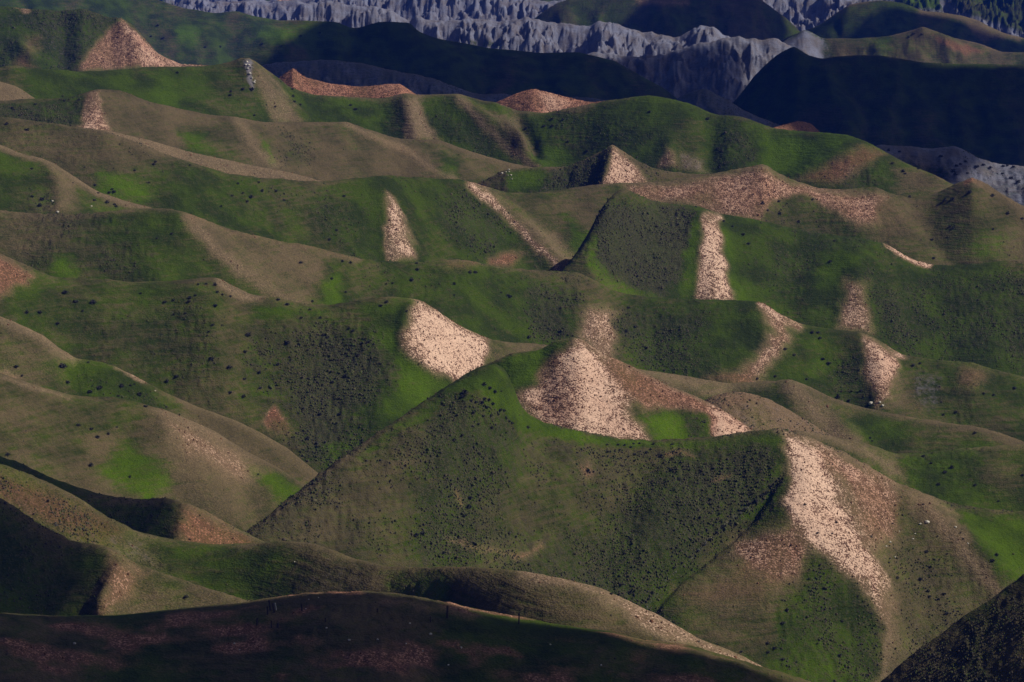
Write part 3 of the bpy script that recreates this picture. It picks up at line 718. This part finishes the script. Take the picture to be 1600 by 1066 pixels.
# ------------------------------------------------------------------ unseen clouds above the valley, added and shaped for the shadows they cast
cm, cnt, cb = newmat('cloud')
cb.inputs['Base Color'].default_value = (.8, .8, .82, 1)
def ground_z(u_, y_):
    c = np.clip(np.searchsorted(ucol, u_), 0, NC - 1); r = np.clip(np.searchsorted(ys, y_), 0, NR - 1)
    return H[r, c]
def cloud(label, us, lo, hi, z0=320.0, th=0.12, nv=30, seed=1):
    us_f = np.arange(us[0], us[-1] + 1, 9.0); nu = len(us_f)
    lo_f = np.interp(us_f, us, lo); hi_f = np.interp(us_f, us, hi)
    lo_f = gsmooth(lo_f, 1.5); hi_f = gsmooth(hi_f, 1.5)
    vs = []
    ang = np.linspace(0, 2 * np.pi, nv, endpoint=False)
    for k in range(nu):
        e = min(k, nu - 1 - k) * 9.0 / 45.0
        e = math.sqrt(max(0, 1 - (1 - min(e, 1)) ** 2)) + 1e-3
        cy = (lo_f[k] + hi_f[k]) / 2; hw = (hi_f[k] - lo_f[k]) / 2 * e
        a_ = (us_f[k] - 800) / F * (math.cos(PITCH) + .18 * math.sin(PITCH))
        yy = cy + hw * np.cos(ang)
        xx = a_ * yy
        zl, zh = float(ground_z(us_f[k], lo_f[k])), float(ground_z(us_f[k], hi_f[k]))
        zg = zl + (zh - zl) * np.clip((yy - lo_f[k]) / max(hi_f[k] - lo_f[k], 1), 0, 1)
        k2 = (z0 - zg) / SUN[2]
        bulge = np.sin(ang) * min(hw * th, 15.0) * (1 + .5 * vnoise(xx / 14, yy / 14, seed) + .3 * vnoise(xx / 6, yy / 6, seed + 1))
        j = 2.0 * vnoise(xx / 9, yy / 9, seed + 2)
        vs.append(np.stack([xx + SUN[0] * k2 + j, yy + SUN[1] * k2 + j, np.full(nv, z0) + bulge], 1))
    vs = np.concatenate(vs)
    fs = []
    for k in range(nu - 1):
        for q in range(nv):
            fs.append((k * nv + q, k * nv + (q + 1) % nv, (k + 1) * nv + (q + 1) % nv, (k + 1) * nv + q))
    fs.append(tuple(range(nv))); fs.append(tuple(range((nu - 1) * nv, nu * nv))[::-1])
    me = bpy.data.meshes.new('cloud'); me.from_pydata(vs.tolist(), [], fs); me.materials.append(cm)
    for p in me.polygons: p.use_smooth = True
    o = bpy.data.objects.new('cloud', me); col.objects.link(o); o['kind'] = 'structure'; o['label'] = label
def Dn(n, u_, off=0):
    return np.interp(u_, ucol, Ds[n]) + off
def DD_(spec):           # 'u:layer:offset ...'
    us = []; d = []
    for q in spec.split():
        a_, n, off = q.split(':'); us.append(float(a_)); d.append(float(Dn(n, float(a_), float(off))))
    return us, d
def shade_cloud(label, lo, hi, **kw):
    ul, l_ = DD_(lo); uh, h_ = DD_(hi)
    def fol(spec):
        q = [t.split(':') for t in spec.split()]; out_u = []; out_d = []
        for (a0, n0, o0), (a1, n1, o1) in zip(q[:-1], q[1:]):
            for f_ in np.linspace(0, 1, 12, endpoint=False):
                uu_ = float(a0) + f_ * (float(a1) - float(a0)); oo = float(o0) + f_ * (float(o1) - float(o0))
                out_u.append(uu_); out_d.append((1 - f_) * Dn(n0, uu_) + f_ * Dn(n1, uu_) + oo)
        out_u.append(float(q[-1][0])); out_d.append(float(Dn(q[-1][1], float(q[-1][0]), float(q[-1][2]))))
        return out_u, out_d
    ul, l_ = fol(lo); uh, h_ = fol(hi)
    us = sorted(set(ul + uh))
    cloud(label, us, np.interp(us, ul, l_), np.interp(us, uh, h_), **kw)
shade_cloud('unseen grey cloud shaped to shade the dark far hillsides', '440:NP:12 700:NP:12 900:NP:14 1100:NP:14 1200:NP:12 1340:N:25 1375:P:40 1600:P:40 1828:P:40',
    '440:C:-30 520:C:6 700:C:8 900:C:30 960:G3:10 1100:G3:-6 1175:G3:-16 1200:K:0 1400:K:-4 1828:K:-4', seed=3)
shade_cloud('unseen grey cloud added to shade the dark hill at the upper right', '1345:J:90 1600:J:90 1828:J:90', '1345:I:-6 1500:I:-9 1600:I:-8 1828:I:-8', seed=5)
shade_cloud('unseen grey cloud added to shade the top reddish hill', '990:G:20 1250:G:20', '990:H:6 1250:H:6', seed=6)
shade_cloud('unseen grey cloud shaped to shade the foreground hilltop', '-225:AF:-330 500:AF:-330 1260:AF:-330', '-225:AF:8 500:AF:3 700:AF:2 1260:AF:2', seed=7, z0=140.0)  # lowered and widened to block sky light over the foreground too
shade_cloud('unseen grey cloud added to shade the dark hill at the lower left', '-225:AF:22 165:AF:22', '-225:AE:5 90:AE:5 165:AE:3', seed=8, z0=160.0)
shade_cloud('unseen grey cloud added to shade the black hill at the left', '-225:AD:10 275:AD:10', '-225:AC:6 275:AC:6', seed=9, z0=200.0)

print('hills', round(time.time() - T0, 1))

own = own[:, NE:-NE]; W = {k_: W[k_][:, NE:-NE] for k_ in W}
# ------------------------------------------------------------------ low scrub and tufts that nobody could count
def tuft_mesh(name, label, cat, sel_p, size, mat, seed, flat=0.75, lean=0.0):
    rng = np.random.RandomState(seed)
    pick = rng.rand(NR, NC) < sel_p
    rr, cc = np.where(pick); n = len(rr)
    x = XW[rr, cc] + rng.uniform(-.35, .35, n); y = YW[rr, cc] + rng.uniform(-.3, .3, n); z = H[rr, cc]
    s = size[rr, cc] * np.exp(rng.normal(0, .32, n)); w = s * rng.uniform(.8, 1.3, n)
    k = 5
    ang = rng.uniform(0, 6.28, n)[:, None] + np.arange(k)[None] * 2 * np.pi / k
    r1 = w[:, None] * rng.uniform(.75, 1.2, (n, k)); r2 = w[:, None] * rng.uniform(.45, .95, (n, k))
    base = np.stack([x[:, None] + r1 * np.cos(ang), y[:, None] + r1 * np.sin(ang), np.repeat((z - .15)[:, None], k, 1) + 0 * r1], 2)
    mid = np.stack([x[:, None] + r2 * np.cos(ang + .5), y[:, None] + r2 * np.sin(ang + .5), z[:, None] + s[:, None] * flat * rng.uniform(.45, .95, (n, k))], 2)
    top = np.stack([x + w * rng.uniform(-.3, .3, n), y + w * rng.uniform(-.3, .3, n), z + s * flat * rng.uniform(.95, 1.35, n)], 1)[:, None]
    V = np.concatenate([base, mid, top], 1).astype(np.float32)
    f = []
    for q in range(k):
        q2 = (q + 1) % k
        f += [(q, q2, k + q), (q2, k + q2, k + q), (k + q, k + q2, 2 * k)]
    f = np.array(f, np.int32)
    Fq = (f[None] + (np.arange(n, dtype=np.int32) * (2 * k + 1))[:, None, None]).ravel()
    me = bpy.data.meshes.new(name)
    me.vertices.add(n * (2 * k + 1)); me.loops.add(len(Fq)); me.polygons.add(len(Fq) // 3)
    me.vertices.foreach_set('co', V.ravel()); me.loops.foreach_set('vertex_index', Fq)
    me.polygons.foreach_set('loop_start', np.arange(0, len(Fq), 3, dtype=np.int32)); me.update(calc_edges=True)
    at = me.attributes.new('rnd', 'FLOAT', 'POINT')
    at.data.foreach_set('value', np.repeat(rng.rand(n), 2 * k + 1).astype(np.float32))
    me.materials.append(mat)
    o = bpy.data.objects.new(name, me); col.objects.link(o)
    o['kind'] = 'stuff'; o['label'] = label; o['category'] = cat
    print(name, n)
    return o
def plant_mat(name, ramp):
    m, nt, b = newmat(name)
    a = N(nt, 'ShaderNodeAttribute', attribute_name='rnd')
    cr = N(nt, 'ShaderNodeValToRGB'); nt.links.new(a.outputs['Fac'], cr.inputs[0])
    el = cr.color_ramp.elements
    el[0].color = (*ramp[0], 1); el[1].color = (*ramp[-1], 1)
    for i, c in enumerate(ramp[1:-1]):
        e = el.new((i + 1) / (len(ramp) - 1)); e.color = (*c, 1)
    nt.links.new(cr.outputs[0], b.inputs['Base Color'])
    return m
scrub_m = plant_mat('scrub', [(.038, .038, .036), (.072, .060, .044), (.050, .072, .018), (.095, .088, .050)])
tuss_m = plant_mat('tussock', [(.10, .045, .026), (.17, .09, .05), (.12, .07, .045)])
cell = (np.gradient(ys)[:, None] * np.gradient(acol)[None, :] * YW).astype(np.float32)      # plan area of a grid cell
inview = (u > -30) & (u < 1630) & (v > -20) & (v < 1100) & (dc < 2)
K_ = np.clip(W['K'], 0, 1); B_ = np.clip(W['B'], 0, 1)
clump = sstep(fbm(XW / 5, YW / 5, 2, 301), -.45, .4)
far = np.clip((YW - 500) / 900, 0, 1)
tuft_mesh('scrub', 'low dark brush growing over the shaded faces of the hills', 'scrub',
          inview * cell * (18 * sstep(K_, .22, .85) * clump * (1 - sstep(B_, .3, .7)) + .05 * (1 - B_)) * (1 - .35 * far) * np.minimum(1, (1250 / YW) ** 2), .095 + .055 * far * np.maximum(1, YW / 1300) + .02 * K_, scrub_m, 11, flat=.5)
tuft_mesh('dry_tussock', 'brown tufts speckling the pale bare soil', 'dry tufts',
          inview * cell * 1.3 * sstep(B_, .18, .6) * (1.1 - .45 * B_) * sstep(clump, -.2, .7), .09 + .05 * far, tuss_m, 12, flat=.7)
print('tufts', round(time.time() - T0, 1))

# ------------------------------------------------------------------ things standing on the hills
VC = v.copy()
def hit(pu, pv_):
    """ground point of the hillside seen at a photo position, and its hill"""
    c = int(np.clip(round((pu - U0) / (U1 - U0) * (NC - 1)), 0, NC - 1))
    for _ in range(2):
        r = int(np.argmax(VC[:, c] <= pv_))
        c = int(np.clip(c + round((pu - u[r, c]) / px), 0, NC - 1))
    r = int(np.argmax(VC[:, c] <= pv_))
    return np.array([XW[r, c], YW[r, c], H[r, c]], float), ORDER[own[r, c]]
def tag(o, label, cat, group=None):
    o['label'] = label; o['category'] = cat
    if group: o['group'] = group
def leafy(seed, n_leaf, flat):
    """dome of many small leaf clumps on short stems, about 1 m in radius"""
    rng = np.random.RandomState(seed)
    V = []; Fc = []
    for _ in range(n_leaf):
        d = rng.normal(size=3); d /= np.linalg.norm(d); d[2] = abs(d[2])
        r_ = rng.uniform(.45, 1.0) * (1 + .25 * math.sin(3 * math.atan2(d[1], d[0]) + seed))
        p = np.array([d[0] * r_, d[1] * r_, .12 + d[2] * r_ * flat])
        a = rng.normal(size=3); a /= np.linalg.norm(a); b_ = np.cross(a, rng.normal(size=3)); b_ /= np.linalg.norm(b_)
        s_ = rng.uniform(.12, .26)
        k = len(V); V += [p - a * s_, p + b_ * s_ * .7, p + a * s_, p - b_ * s_ * .7]; Fc.append((k, k + 1, k + 2, k + 3))
    for q in range(7):
        an = q * .9 + seed; tip = np.array([math.cos(an) * .6, math.sin(an) * .6, .7 * flat])
        pr = np.array([-math.sin(an), math.cos(an), 0]) * .035
        k = len(V); V += [-pr - (0, 0, .3), pr - (0, 0, .3), tip + pr * .4, tip - pr * .4]; Fc.append((k, k + 1, k + 2, k + 3))
    me = bpy.data.meshes.new('shrub'); me.from_pydata([tuple(float(q) for q in p) for p in V], [], Fc)
    at = me.attributes.new('rnd', 'FLOAT', 'POINT'); at.data.foreach_set('value', np.repeat(rng.rand(len(V) // 4), 4).astype(np.float32))
    return me
shrub_m = plant_mat('shrub_leaves', [(.032, .034, .044), (.055, .055, .062), (.038, .048, .030), (.085, .080, .082)])
meshes = []
for q in range(5):
    me = leafy(q + 1, 190, (.8, 1.0, .7, 1.15, .9)[q]); me.materials.append(shrub_m); meshes.append(me)
srng = np.random.RandomState(77)
SHORT = {'AF': 'the shaded foreground hilltop', 'AE': 'the dark green hill at the lower left', 'AD': 'the long low ridge below the central hill', 'AC': 'the black shadowed hill at the left',
 'MF': 'the near face of the big central hill', 'MH': 'the back ridge of the central hill', 'AB': 'the green hill left of the central hill', 'AA': 'the narrow ridge running down from the left edge',
 'Z3': 'the green shoulder right of the pale flank', 'Z': 'the small grey knoll behind the central hill', 'Y': 'the green ridge with the pale hollow', 'X': 'the long ridge across the middle',
 'W': 'the green hill with the tall pale stripe', 'T': 'the small green hill at the left edge', 'S': 'the green ridge holding the wide red bare hill', 'S1': 'the thin pale ridge line',
 'R': 'the small pointed pyramid hill', 'Q': 'the rounded dry ridge at upper left', 'Q0': 'the pale slope at the left edge', 'N': 'the green ridge below the dark hillsides', 'P': 'the grey rocky slope at the right edge',
 'NP': 'the red brown hilltops', 'M': 'the dark eroded slope', 'A': 'the hill of the upper left red pyramid', 'K': 'the large dark hillside', 'C': 'the dark hill at upper middle', 'B': 'the shoulder right of the red pyramid',
 'G3': 'the blue grey badland slope', 'J': 'the sunlit hill with the rusty triangle', 'G': 'the pale badland ridge', 'I': 'the dark hill at upper right', 'H': 'the reddish hill at the top', 'G2': 'the badlands on the top edge',
 'F1': 'the far slope at the very top', 'F2': 'the farthest hill', 'AG': 'the brushy slope at the lower right corner'}
nsh = 0
def shrub(pu, pv_, wpx, label=None):
    global nsh
    p, n = hit(pu, pv_)
    o = bpy.data.objects.new('shrub', meshes[nsh % 5]); col.objects.link(o); nsh += 1
    s_ = wpx / 2 * p[1] / F * .86
    o.location = p + (0, 0, -.05 * s_); o.scale = (s_, s_, s_ * srng.uniform(.85, 1.2)); o.rotation_euler = (0, 0, srng.uniform(0, 6.28))
    if label: tag(o, label, 'shrub')
    else: tag(o, 'dark bush dotted on ' + SHORT[n], 'shrub', 'dark bushes on ' + SHORT[n])
    return o
shrub(97, 576, 15, 'large dark round bush above the crest on the lower left slope')
shrub(290, 937, 9, 'lone dark bush on the pale end of the lower left hill')
shrub(228, 637, 9, 'dark bush standing alone on the crest left of the scar')
shrub(387, 526, 11, 'dark bush with a long shadow on the slope of the pale hollow')
shrub(450, 537, 10, 'dark bush right of the long shadowed bush on the wide green slope')
shrub(826, 530, 9, 'dark bush just above the saddle left of the central summit')
shrub(393, 141, 9, 'round bush at the foot of the rocky outcrop in the upper left')
shrub(1294, 570, 9, 'largest dark bush between the two pale streaks on the long ridge')
SH = {
  'on the wide green slope at left': '101,460,11 117,474,11 145,474,13 62,491,10 41,492,8 90,508,9 128,488,5 220,461,5 258,474,8 271,471,7 294,474,8 296,466,8 336,480,9 337,448,8 339,458,7 322,445,6 348,463,6 360,466,6 310,446,5 306,464,5 271,495,5 291,490,5 333,512,6 346,510,5 326,523,5',
  'right of centre on the wide green slope': '487,474,8 448,477,9 435,470,8 595,478,8 604,473,7 636,487,6 545,515,6 552,520,7 512,532,8 505,527,7 383,552,9 330,565,10 358,578,11 405,586,9 382,594,8 406,607,9 380,622,8 360,615,8 276,590,8 260,597,8 434,573,6 468,542,6',
  'in the dark scrub patch by the red scar': '485,485,6 470,500,6 540,460,6 500,498,6 575,540,8 560,560,8 540,590,8 520,600,8 500,650,8 530,650,8 480,690,8',
  'on the lower left slopes': '106,601,9 156,609,12 140,617,9 189,606,9 203,603,6 217,619,10 185,620,6 190,604,6 210,602,5 24,577,9 35,590,6 138,568,5 144,605,4 123,668,8 143,675,8 152,684,9 169,682,6 142,729,9 202,748,5 12,712,9 404,744,5 183,669,5',
  'in the cluster under the central left rim': '756,605,8 766,611,8 774,618,8 783,613,5 771,633,8 757,628,9 753,636,9 762,641,8 782,646,9 787,648,8 790,655,7 755,652,7 796,661,7 800,664,7 824,671,8 802,672,5 768,655,6 774,664,6 745,634,7 737,628,8 726,616,13 722,625,10 740,646,8 748,664,7 769,673,7 790,680,5 783,640,6 779,650,6 765,626,7 722,684,8 711,690,7',
  'in the row under the central top rim': '948,696,6 966,695,6 976,698,5 968,705,6 960,707,5 986,701,6 990,695,5 1000,694,6 1010,709,7 1017,703,5 1021,697,6 1029,711,7 1034,714,8 1051,696,6 1052,706,7 960,715,6 950,712,5 942,717,5 970,717,6 982,715,5 992,724,5 977,722,5 948,732,5 992,712,6',
  'on the central hill front face': '919,740,9 902,709,5 1061,750,8 1048,737,7 736,780,9 733,795,9 725,810,8 694,870,8 660,836,12 650,842,10 705,777,6',
  'along the dry gully': '1205,765,9 1198,772,9 1190,778,9 1181,785,9 1172,792,8 1164,800,8 1150,812,8 1140,820,8 1130,828,7 1120,838,7 1110,845,7 1100,855,7 1090,863,7 1078,872,6 1066,884,6 1054,896,6 1042,908,7 1030,920,7 1020,932,8 1014,942,8 985,930,9 970,920,9 955,930,7',
  'on the central hill right flank': '1258,792,6 1306,820,6 1277,836,6 1300,835,5 1447,865,9 1438,911,10 1450,926,8 1453,934,7 1475,932,8 1467,939,6 1480,962,9 1402,907,7 1557,869,9 1550,880,9 1395,820,5 1443,792,5 1264,906,6 1340,936,5 1224,976,9 1230,955,8 1210,1015,9 1200,1010,7 1311,1026,9 1316,975,7 1200,1020,8 1222,1030,9 1158,1021,7 1465,840,4 1480,870,4 1430,880,4 1500,835,4 1505,845,4',
  'on the right edge shoulder': '1476,741,9 1487,732,8 1466,760,8 1443,715,8 1454,727,7 1523,760,7 1581,800,5 1598,744,6 1560,785,5',
  'right of the central summit': '1269,521,7 1279,522,7 1281,531,7 1285,565,8 1241,557,6 1227,548,8 1240,557,6 1260,595,5 1210,593,6 1183,595,6 1427,573,8 1438,570,6 1585,608,9 1537,616,6 1552,620,6 1494,646,6 1474,651,6 1524,680,7 1362,690,5 1359,686,5 1345,615,6 1326,628,7 1310,622,8',
  'above the central summit': '742,427,9 734,428,7 797,467,9 794,465,6 783,460,5 982,484,7 993,512,9 979,521,8 652,424,8 643,440,9 614,443,7 651,413,6 709,447,7 710,462,5 536,411,7 548,414,6 519,438,6 525,361,6 515,376,6 470,412,8',
  'on the upper left slopes': '178,302,8 170,303,7 175,298,7 66,315,9 62,323,10 50,309,7 147,314,7 178,321,7 182,323,6 168,318,8 148,291,6 153,303,6 50,265,6 240,258,7 243,255,6 210,268,5 233,289,5 404,288,6 392,310,8 386,318,7 410,300,6 431,301,7 372,290,5 362,308,6 444,315,6 380,305,5 345,325,5 296,260,5 538,310,6 268,370,6 245,375,5',
  'in the upper right': '1297,413,8 1303,377,6 1170,382,7 1161,368,7 1145,355,5 1131,347,6 1459,405,6 1457,376,6 1485,355,6 1552,360,6 1489,357,6 1476,317,8 1488,313,8 1550,308,8 1574,337,7 1515,302,8 1551,307,7 1597,345,7 1489,269,9 1493,276,8 1495,264,7 1500,258,7 1526,263,10 1536,260,7 1509,254,7 1568,261,7 1574,260,6 1583,262,7 1512,273,7 1547,265,8 1580,281,9 1590,287,9 1566,273,6 1412,270,7 1414,273,6 1395,258,7 1405,240,6 1388,236,6 1434,265,5 1470,247,8 1421,309,6',
  'in the upper middle': '42,205,9 20,170,7 10,195,7 30,182,7 55,165,6 100,158,5 246,43,6 255,63,6 235,60,5 320,77,6 345,75,5 410,70,5 440,75,5 470,60,5 500,55,5 1427,54,6 1440,56,5 1419,60,5',
  'near the top': '1192,319,7 1217,316,6 1230,322,5 1218,334,7 1248,348,6 1270,313,5 1200,330,6 862,198,7 850,200,7 918,237,7 888,223,6 880,190,6 822,205,6 862,187,6 1015,176,7 1106,189,7 1120,235,6 548,165,6 556,173,7 460,160,7 470,165,7 458,153,6 380,142,7 360,152,6 398,184,6 278,115,6 430,172,5 456,141,6 361,145,5',
}
TAIL = {p_: p_.replace('on the ', '').replace('in the ', '').replace('among the ', '').replace('above the ', 'above ').replace('along the ', '').replace('at the ', '').replace('low on ', '') for p_ in SH}
TINY = {'dark bushes on ' + SHORT[k_]: w_ for k_, w_ in dict(AF='foreground', AE='dark lower hill', AD='low ridge', AC='black hill', MF='central hill', MH='central back ridge', AB='left pale spur hill', AA='narrow left ridge', Z3='right shoulder', Z='grey knoll', Y='pale hollow ridge', X='long middle ridge', W='tall stripe hill', T='small left hill', S='red bare ridge', S1='thin pale ridge', R='pyramid', Q='dry ridge', Q0='pale slope', N='upper green ridge', P='grey rocky slope', NP='red hilltops', M='eroded slope', A='red pyramid hill', K='dark hillside', C='upper dark hill', B='pyramid shoulder', G3='blue badlands', J='rusty triangle hill', G='badland ridge', I='dark corner hill', H='top red hill', G2='top badlands', F1='top slope', F2='farthest hill', AG='corner slope').items()}
ORD = 'leftmost second third fourth fifth sixth seventh eighth ninth tenth eleventh twelfth'.split()
for phr, spec in SH.items():
    pts_ = sorted([tuple(float(t) for t in q.split(',')) for q in spec.split()])
    byl = {}
    for a_, b_, c_ in pts_:
        o = shrub(a_, b_, c_); byl.setdefault(o['group'], []).append((o, c_))
    for g_, lst in byl.items():
        for q, (o, c_) in enumerate(lst):
            sz = 'big' if c_ >= 9 else ('small' if c_ <= 6 else 'mid sized')
            o['group'] = 'dark bushes ' + phr
            if len(lst) > 12: o['label'] = sz + ' dark bush ' + phr
            else:
                base = ' of the dark bushes ' + (phr if len(byl) == 1 else 'on ' + TINY[g_])
                w_ = ORD[q] + (' from left' if q else '')
                o['label'] = w_ + base if len(lst) > 1 else 'single dark bush on ' + TINY[g_]
                if len(byl) > 1: o['label'] += ', ' + TAIL[phr]
                if len(o['label'].split()) > 16: o['label'] = ' '.join(o['label'].replace('of the dark bushes', 'dark bush').split()[:16])
print('shrubs', nsh)

# upright weathered posts on the foreground hilltop
pm, pnt, pb = newmat('weathered_post')
pn = noise(pnt, 3.0, 3, .6); pnt.links.new(mixc(pnt, pn, (.035, .028, .024), (.075, .062, .052)), pb.inputs['Base Color'])
pm2, pnt2, pb2 = newmat('pale_stone')
pn = noise(pnt2, 2.0, 3, .6); pnt2.links.new(mixc(pnt2, pn, (.42, .40, .36), (.68, .66, .60)), pb2.inputs['Base Color'])
def post(pu, pv_, hpx, wpx, label, lean=0.0, mat=None, seed=0):
    p, n = hit(pu, pv_); rng = np.random.RandomState(seed)
    k = p[1] / F; h_ = hpx * k; r_ = wpx * k / 2; V = []; Fc = []
    zs = [-.25, 0, .25, .5, .72, .8, .9, .97, 1.0]; rs = [1.1, 1.08, .95, .9, .85, 1.08, 1.02, .7, .25]
    m_ = 9
    for z_, q in zip(zs, rs):
        for a_ in range(m_):
            an = 2 * math.pi * a_ / m_; rr_ = r_ * q * (1 + .14 * math.sin(a_ * 2.3 + seed) + rng.uniform(-.06, .06))
            V.append((rr_ * math.cos(an) + lean * h_ * z_, rr_ * .85 * math.sin(an), z_ * h_))
    for i_ in range(len(zs) - 1):
        for a_ in range(m_):
            b_ = (a_ + 1) % m_; Fc.append((i_ * m_ + a_, i_ * m_ + b_, (i_ + 1) * m_ + b_, (i_ + 1) * m_ + a_))
    Fc.append(tuple(range((len(zs) - 1) * m_, len(zs) * m_))); Fc.append(tuple(range(m_))[::-1])
    me = bpy.data.meshes.new('standing_post'); me.from_pydata(V, [], Fc); me.materials.append(mat or pm)
    o = bpy.data.objects.new('standing_post', me); col.objects.link(o); o.location = p
    tag(o, label, 'post', 'upright posts on the foreground hilltop')
for a in [
 (422, 954, 17, 3.0, 'tall dark leaning post, leftmost of the pair on the crest', -.12, None),
 (428.5, 958, 16, 3.2, 'dark leaning post just right of the tallest in the left cluster', -.2, None),
 (431, 955, 12, 2.2, 'pale grey slim post beside the dark pair on the crest', -.15, pm2),
 (417.6, 963, 14, 2.4, 'thin dark post at the left foot of the crest pair', 0, None),
 (402, 980, 13, 3.0, 'short dark post lowest and farthest left on the foreground hill', .1, None),
 (425, 982, 12, 2.6, 'thin dark post below the crest pair', 0, None),
 (434, 981, 8, 4.0, 'stubby dark post right of the thin one below the crest pair', .1, None),
 (471, 956, 12, 3.6, 'dark post with pale stones at its foot', 0, None),
 (508.5, 974, 7, 2.6, 'short post alone between the left cluster and the middle', 0, None),
 (698, 967, 21, 3.6, 'tall dark post breaking the hill line at the middle', .02, None),
 (672, 975, 10, 2.4, 'small dark post left of the tall middle post', 0, None),
 (810, 976, 19, 2.6, 'lone thin post farthest right on the foreground hill', .03, None),
 (590, 960, 6, 3.0, 'stubby post half way along the foreground crest', 0, None)]:
    post(a[0], a[1], a[2], a[3], a[4], a[5], a[6], seed=int(a[0]))

def rock(pu, pv_, wpx, label, group=None, mat=None, seed=0):
    p, n = hit(pu, pv_); rng = np.random.RandomState(seed + 5); k = p[1] / F; r_ = wpx * k / 2 * .8
    V = []; Fc = []; m_ = 9
    for j_ in range(6):
        ph = -.6 + 2.17 * j_ / 5
        for a_ in range(m_):
            an = 2 * math.pi * a_ / m_; q = r_ * rng.uniform(.78, 1.18)
            V.append((q * math.cos(ph) * math.cos(an) * 1.1, q * math.cos(ph) * math.sin(an), q * math.sin(ph) * .75))
    for j_ in range(5):
        for a_ in range(m_):
            b_ = (a_ + 1) % m_; Fc.append((j_ * m_ + a_, j_ * m_ + b_, (j_ + 1) * m_ + b_, (j_ + 1) * m_ + a_))
    Fc.append(tuple(range(5 * m_, 6 * m_)))
    me = bpy.data.meshes.new('rock'); me.from_pydata(V, [], Fc); me.materials.append(mat or pm2)
    o = bpy.data.objects.new('rock', me); col.objects.link(o); o.location = p + (0, 0, r_ * .2)
    tag(o, label, 'rock', group)
rock(1360, 634, 9, 'largest white boulder at the foot of the pale streak, right middle')
rock(1375, 631, 5.5, 'small white boulder just right of the largest white one')
rock(1379, 637, 6, 'low pale boulder below the pair of white boulders')
rock(90, 334, 6, 'narrow white rock on the crest at the far left')
rock(82, 314, 4.5, 'white rock up the slope above the narrow crest rock')
rock(143, 325, 4, 'small white rock right of the dark bushes at the left')
rock(784, 272, 4.5, 'brightest white stone in the little group on the brown saddle')
for a_, b_, c_ in [(796, 266, 3.5), (796, 271, 3.2), (791, 270, 2.6), (799, 276, 4), (794, 275, 2.5), (800, 282, 2.5)]:
    rock(a_, b_, c_, 'little white stone in the group on the brown saddle', 'white stones on the brown saddle', seed=int(a_ * b_) % 91)
rock(243, 612, 3.5, 'white stone on the narrow ridge left of the red scar'); rock(460, 878, 3, 'white speck of stone on the low ridge at lower left')
for i_, (a_, b_, c_) in enumerate([(386, 97, 6), (389, 104, 6), (387, 111, 5), (391, 118, 6), (394, 125, 5), (396, 133, 6), (399, 128, 4), (384, 103, 4)]):
    rock(a_, b_, c_, 'grey stone of the rocky rib on the upper left crest', 'stones of the rocky rib', seed=i_ + 40)
for i_, (a_, b_, c_) in enumerate([(634, 1008, 3.5), (660, 1022, 3), (721, 1013, 5), (672, 991, 6), (590, 1001, 4), (545, 1004, 5), (117, 1007, 6), (366, 1007, 4), (374, 1015, 3), (478, 952, 3), (472, 956, 3), (640, 975, 4), (860, 1010, 4), (497, 934, 2.5), (482, 938, 2.5), (510, 983, 4), (700, 1040, 4), (940, 1040, 4)]):
    rock(a_, b_ + 1, c_, 'small pale stone lying on the foreground hilltop', 'pale stones on the foreground hilltop', seed=i_ + 60)
for i_, (a_, b_, c_) in enumerate([(1449, 818, 9), (1438, 823, 5), (1493, 827, 5), (1427, 842, 4), (1391, 850, 5), (1385, 857, 4), (1399, 871, 4), (1512, 851, 4), (1405, 830, 3), (1430, 835, 3)]):
    rock(a_, b_, c_, 'pale stone scattered on the right spur of the central hill', 'pale stones on the right spur', seed=i_ + 90)
print('things', round(time.time() - T0, 1))

# ------------------------------------------------------------------ haze: one closed box of thin even air
zt = 12.0; zb = float(HE.min()) - 1.0
hx, hy0, hy1 = float(np.abs(XE).max()) + 80, -60.0, float(ys[-1]) + 60
hv = [(-hx, hy0, zb), (hx, hy0, zb), (hx, hy1, zb), (-hx, hy1, zb), (-hx, hy0, zt), (hx, hy0, zt), (hx, hy1, zt), (-hx, hy1, zt)]
me = bpy.data.meshes.new('haze')
me.from_pydata(hv, [], [(0, 3, 2, 1), (4, 5, 6, 7), (0, 1, 5, 4), (1, 2, 6, 5), (2, 3, 7, 6), (3, 0, 4, 7)])
hm = bpy.data.materials.new('haze'); hm.use_nodes = True; nt = hm.node_tree; nt.nodes.clear()
out = nt.nodes.new('ShaderNodeOutputMaterial'); pv = nt.nodes.new('ShaderNodeVolumePrincipled')
pv.inputs['Color'].default_value = (.03, .14, 1.0, 1); pv.inputs['Density'].default_value = 0.000062
nt.links.new(pv.outputs[0], out.inputs['Volume']); me.materials.append(hm)
ho = bpy.data.objects.new('haze', me); col.objects.link(ho); ho['kind'] = 'stuff'; ho['label'] = 'thin blue haze in the air over the hills'
print('done', round(time.time() - T0, 1), 'xmax', float(np.abs(XW).max()), 'zmin', zb)
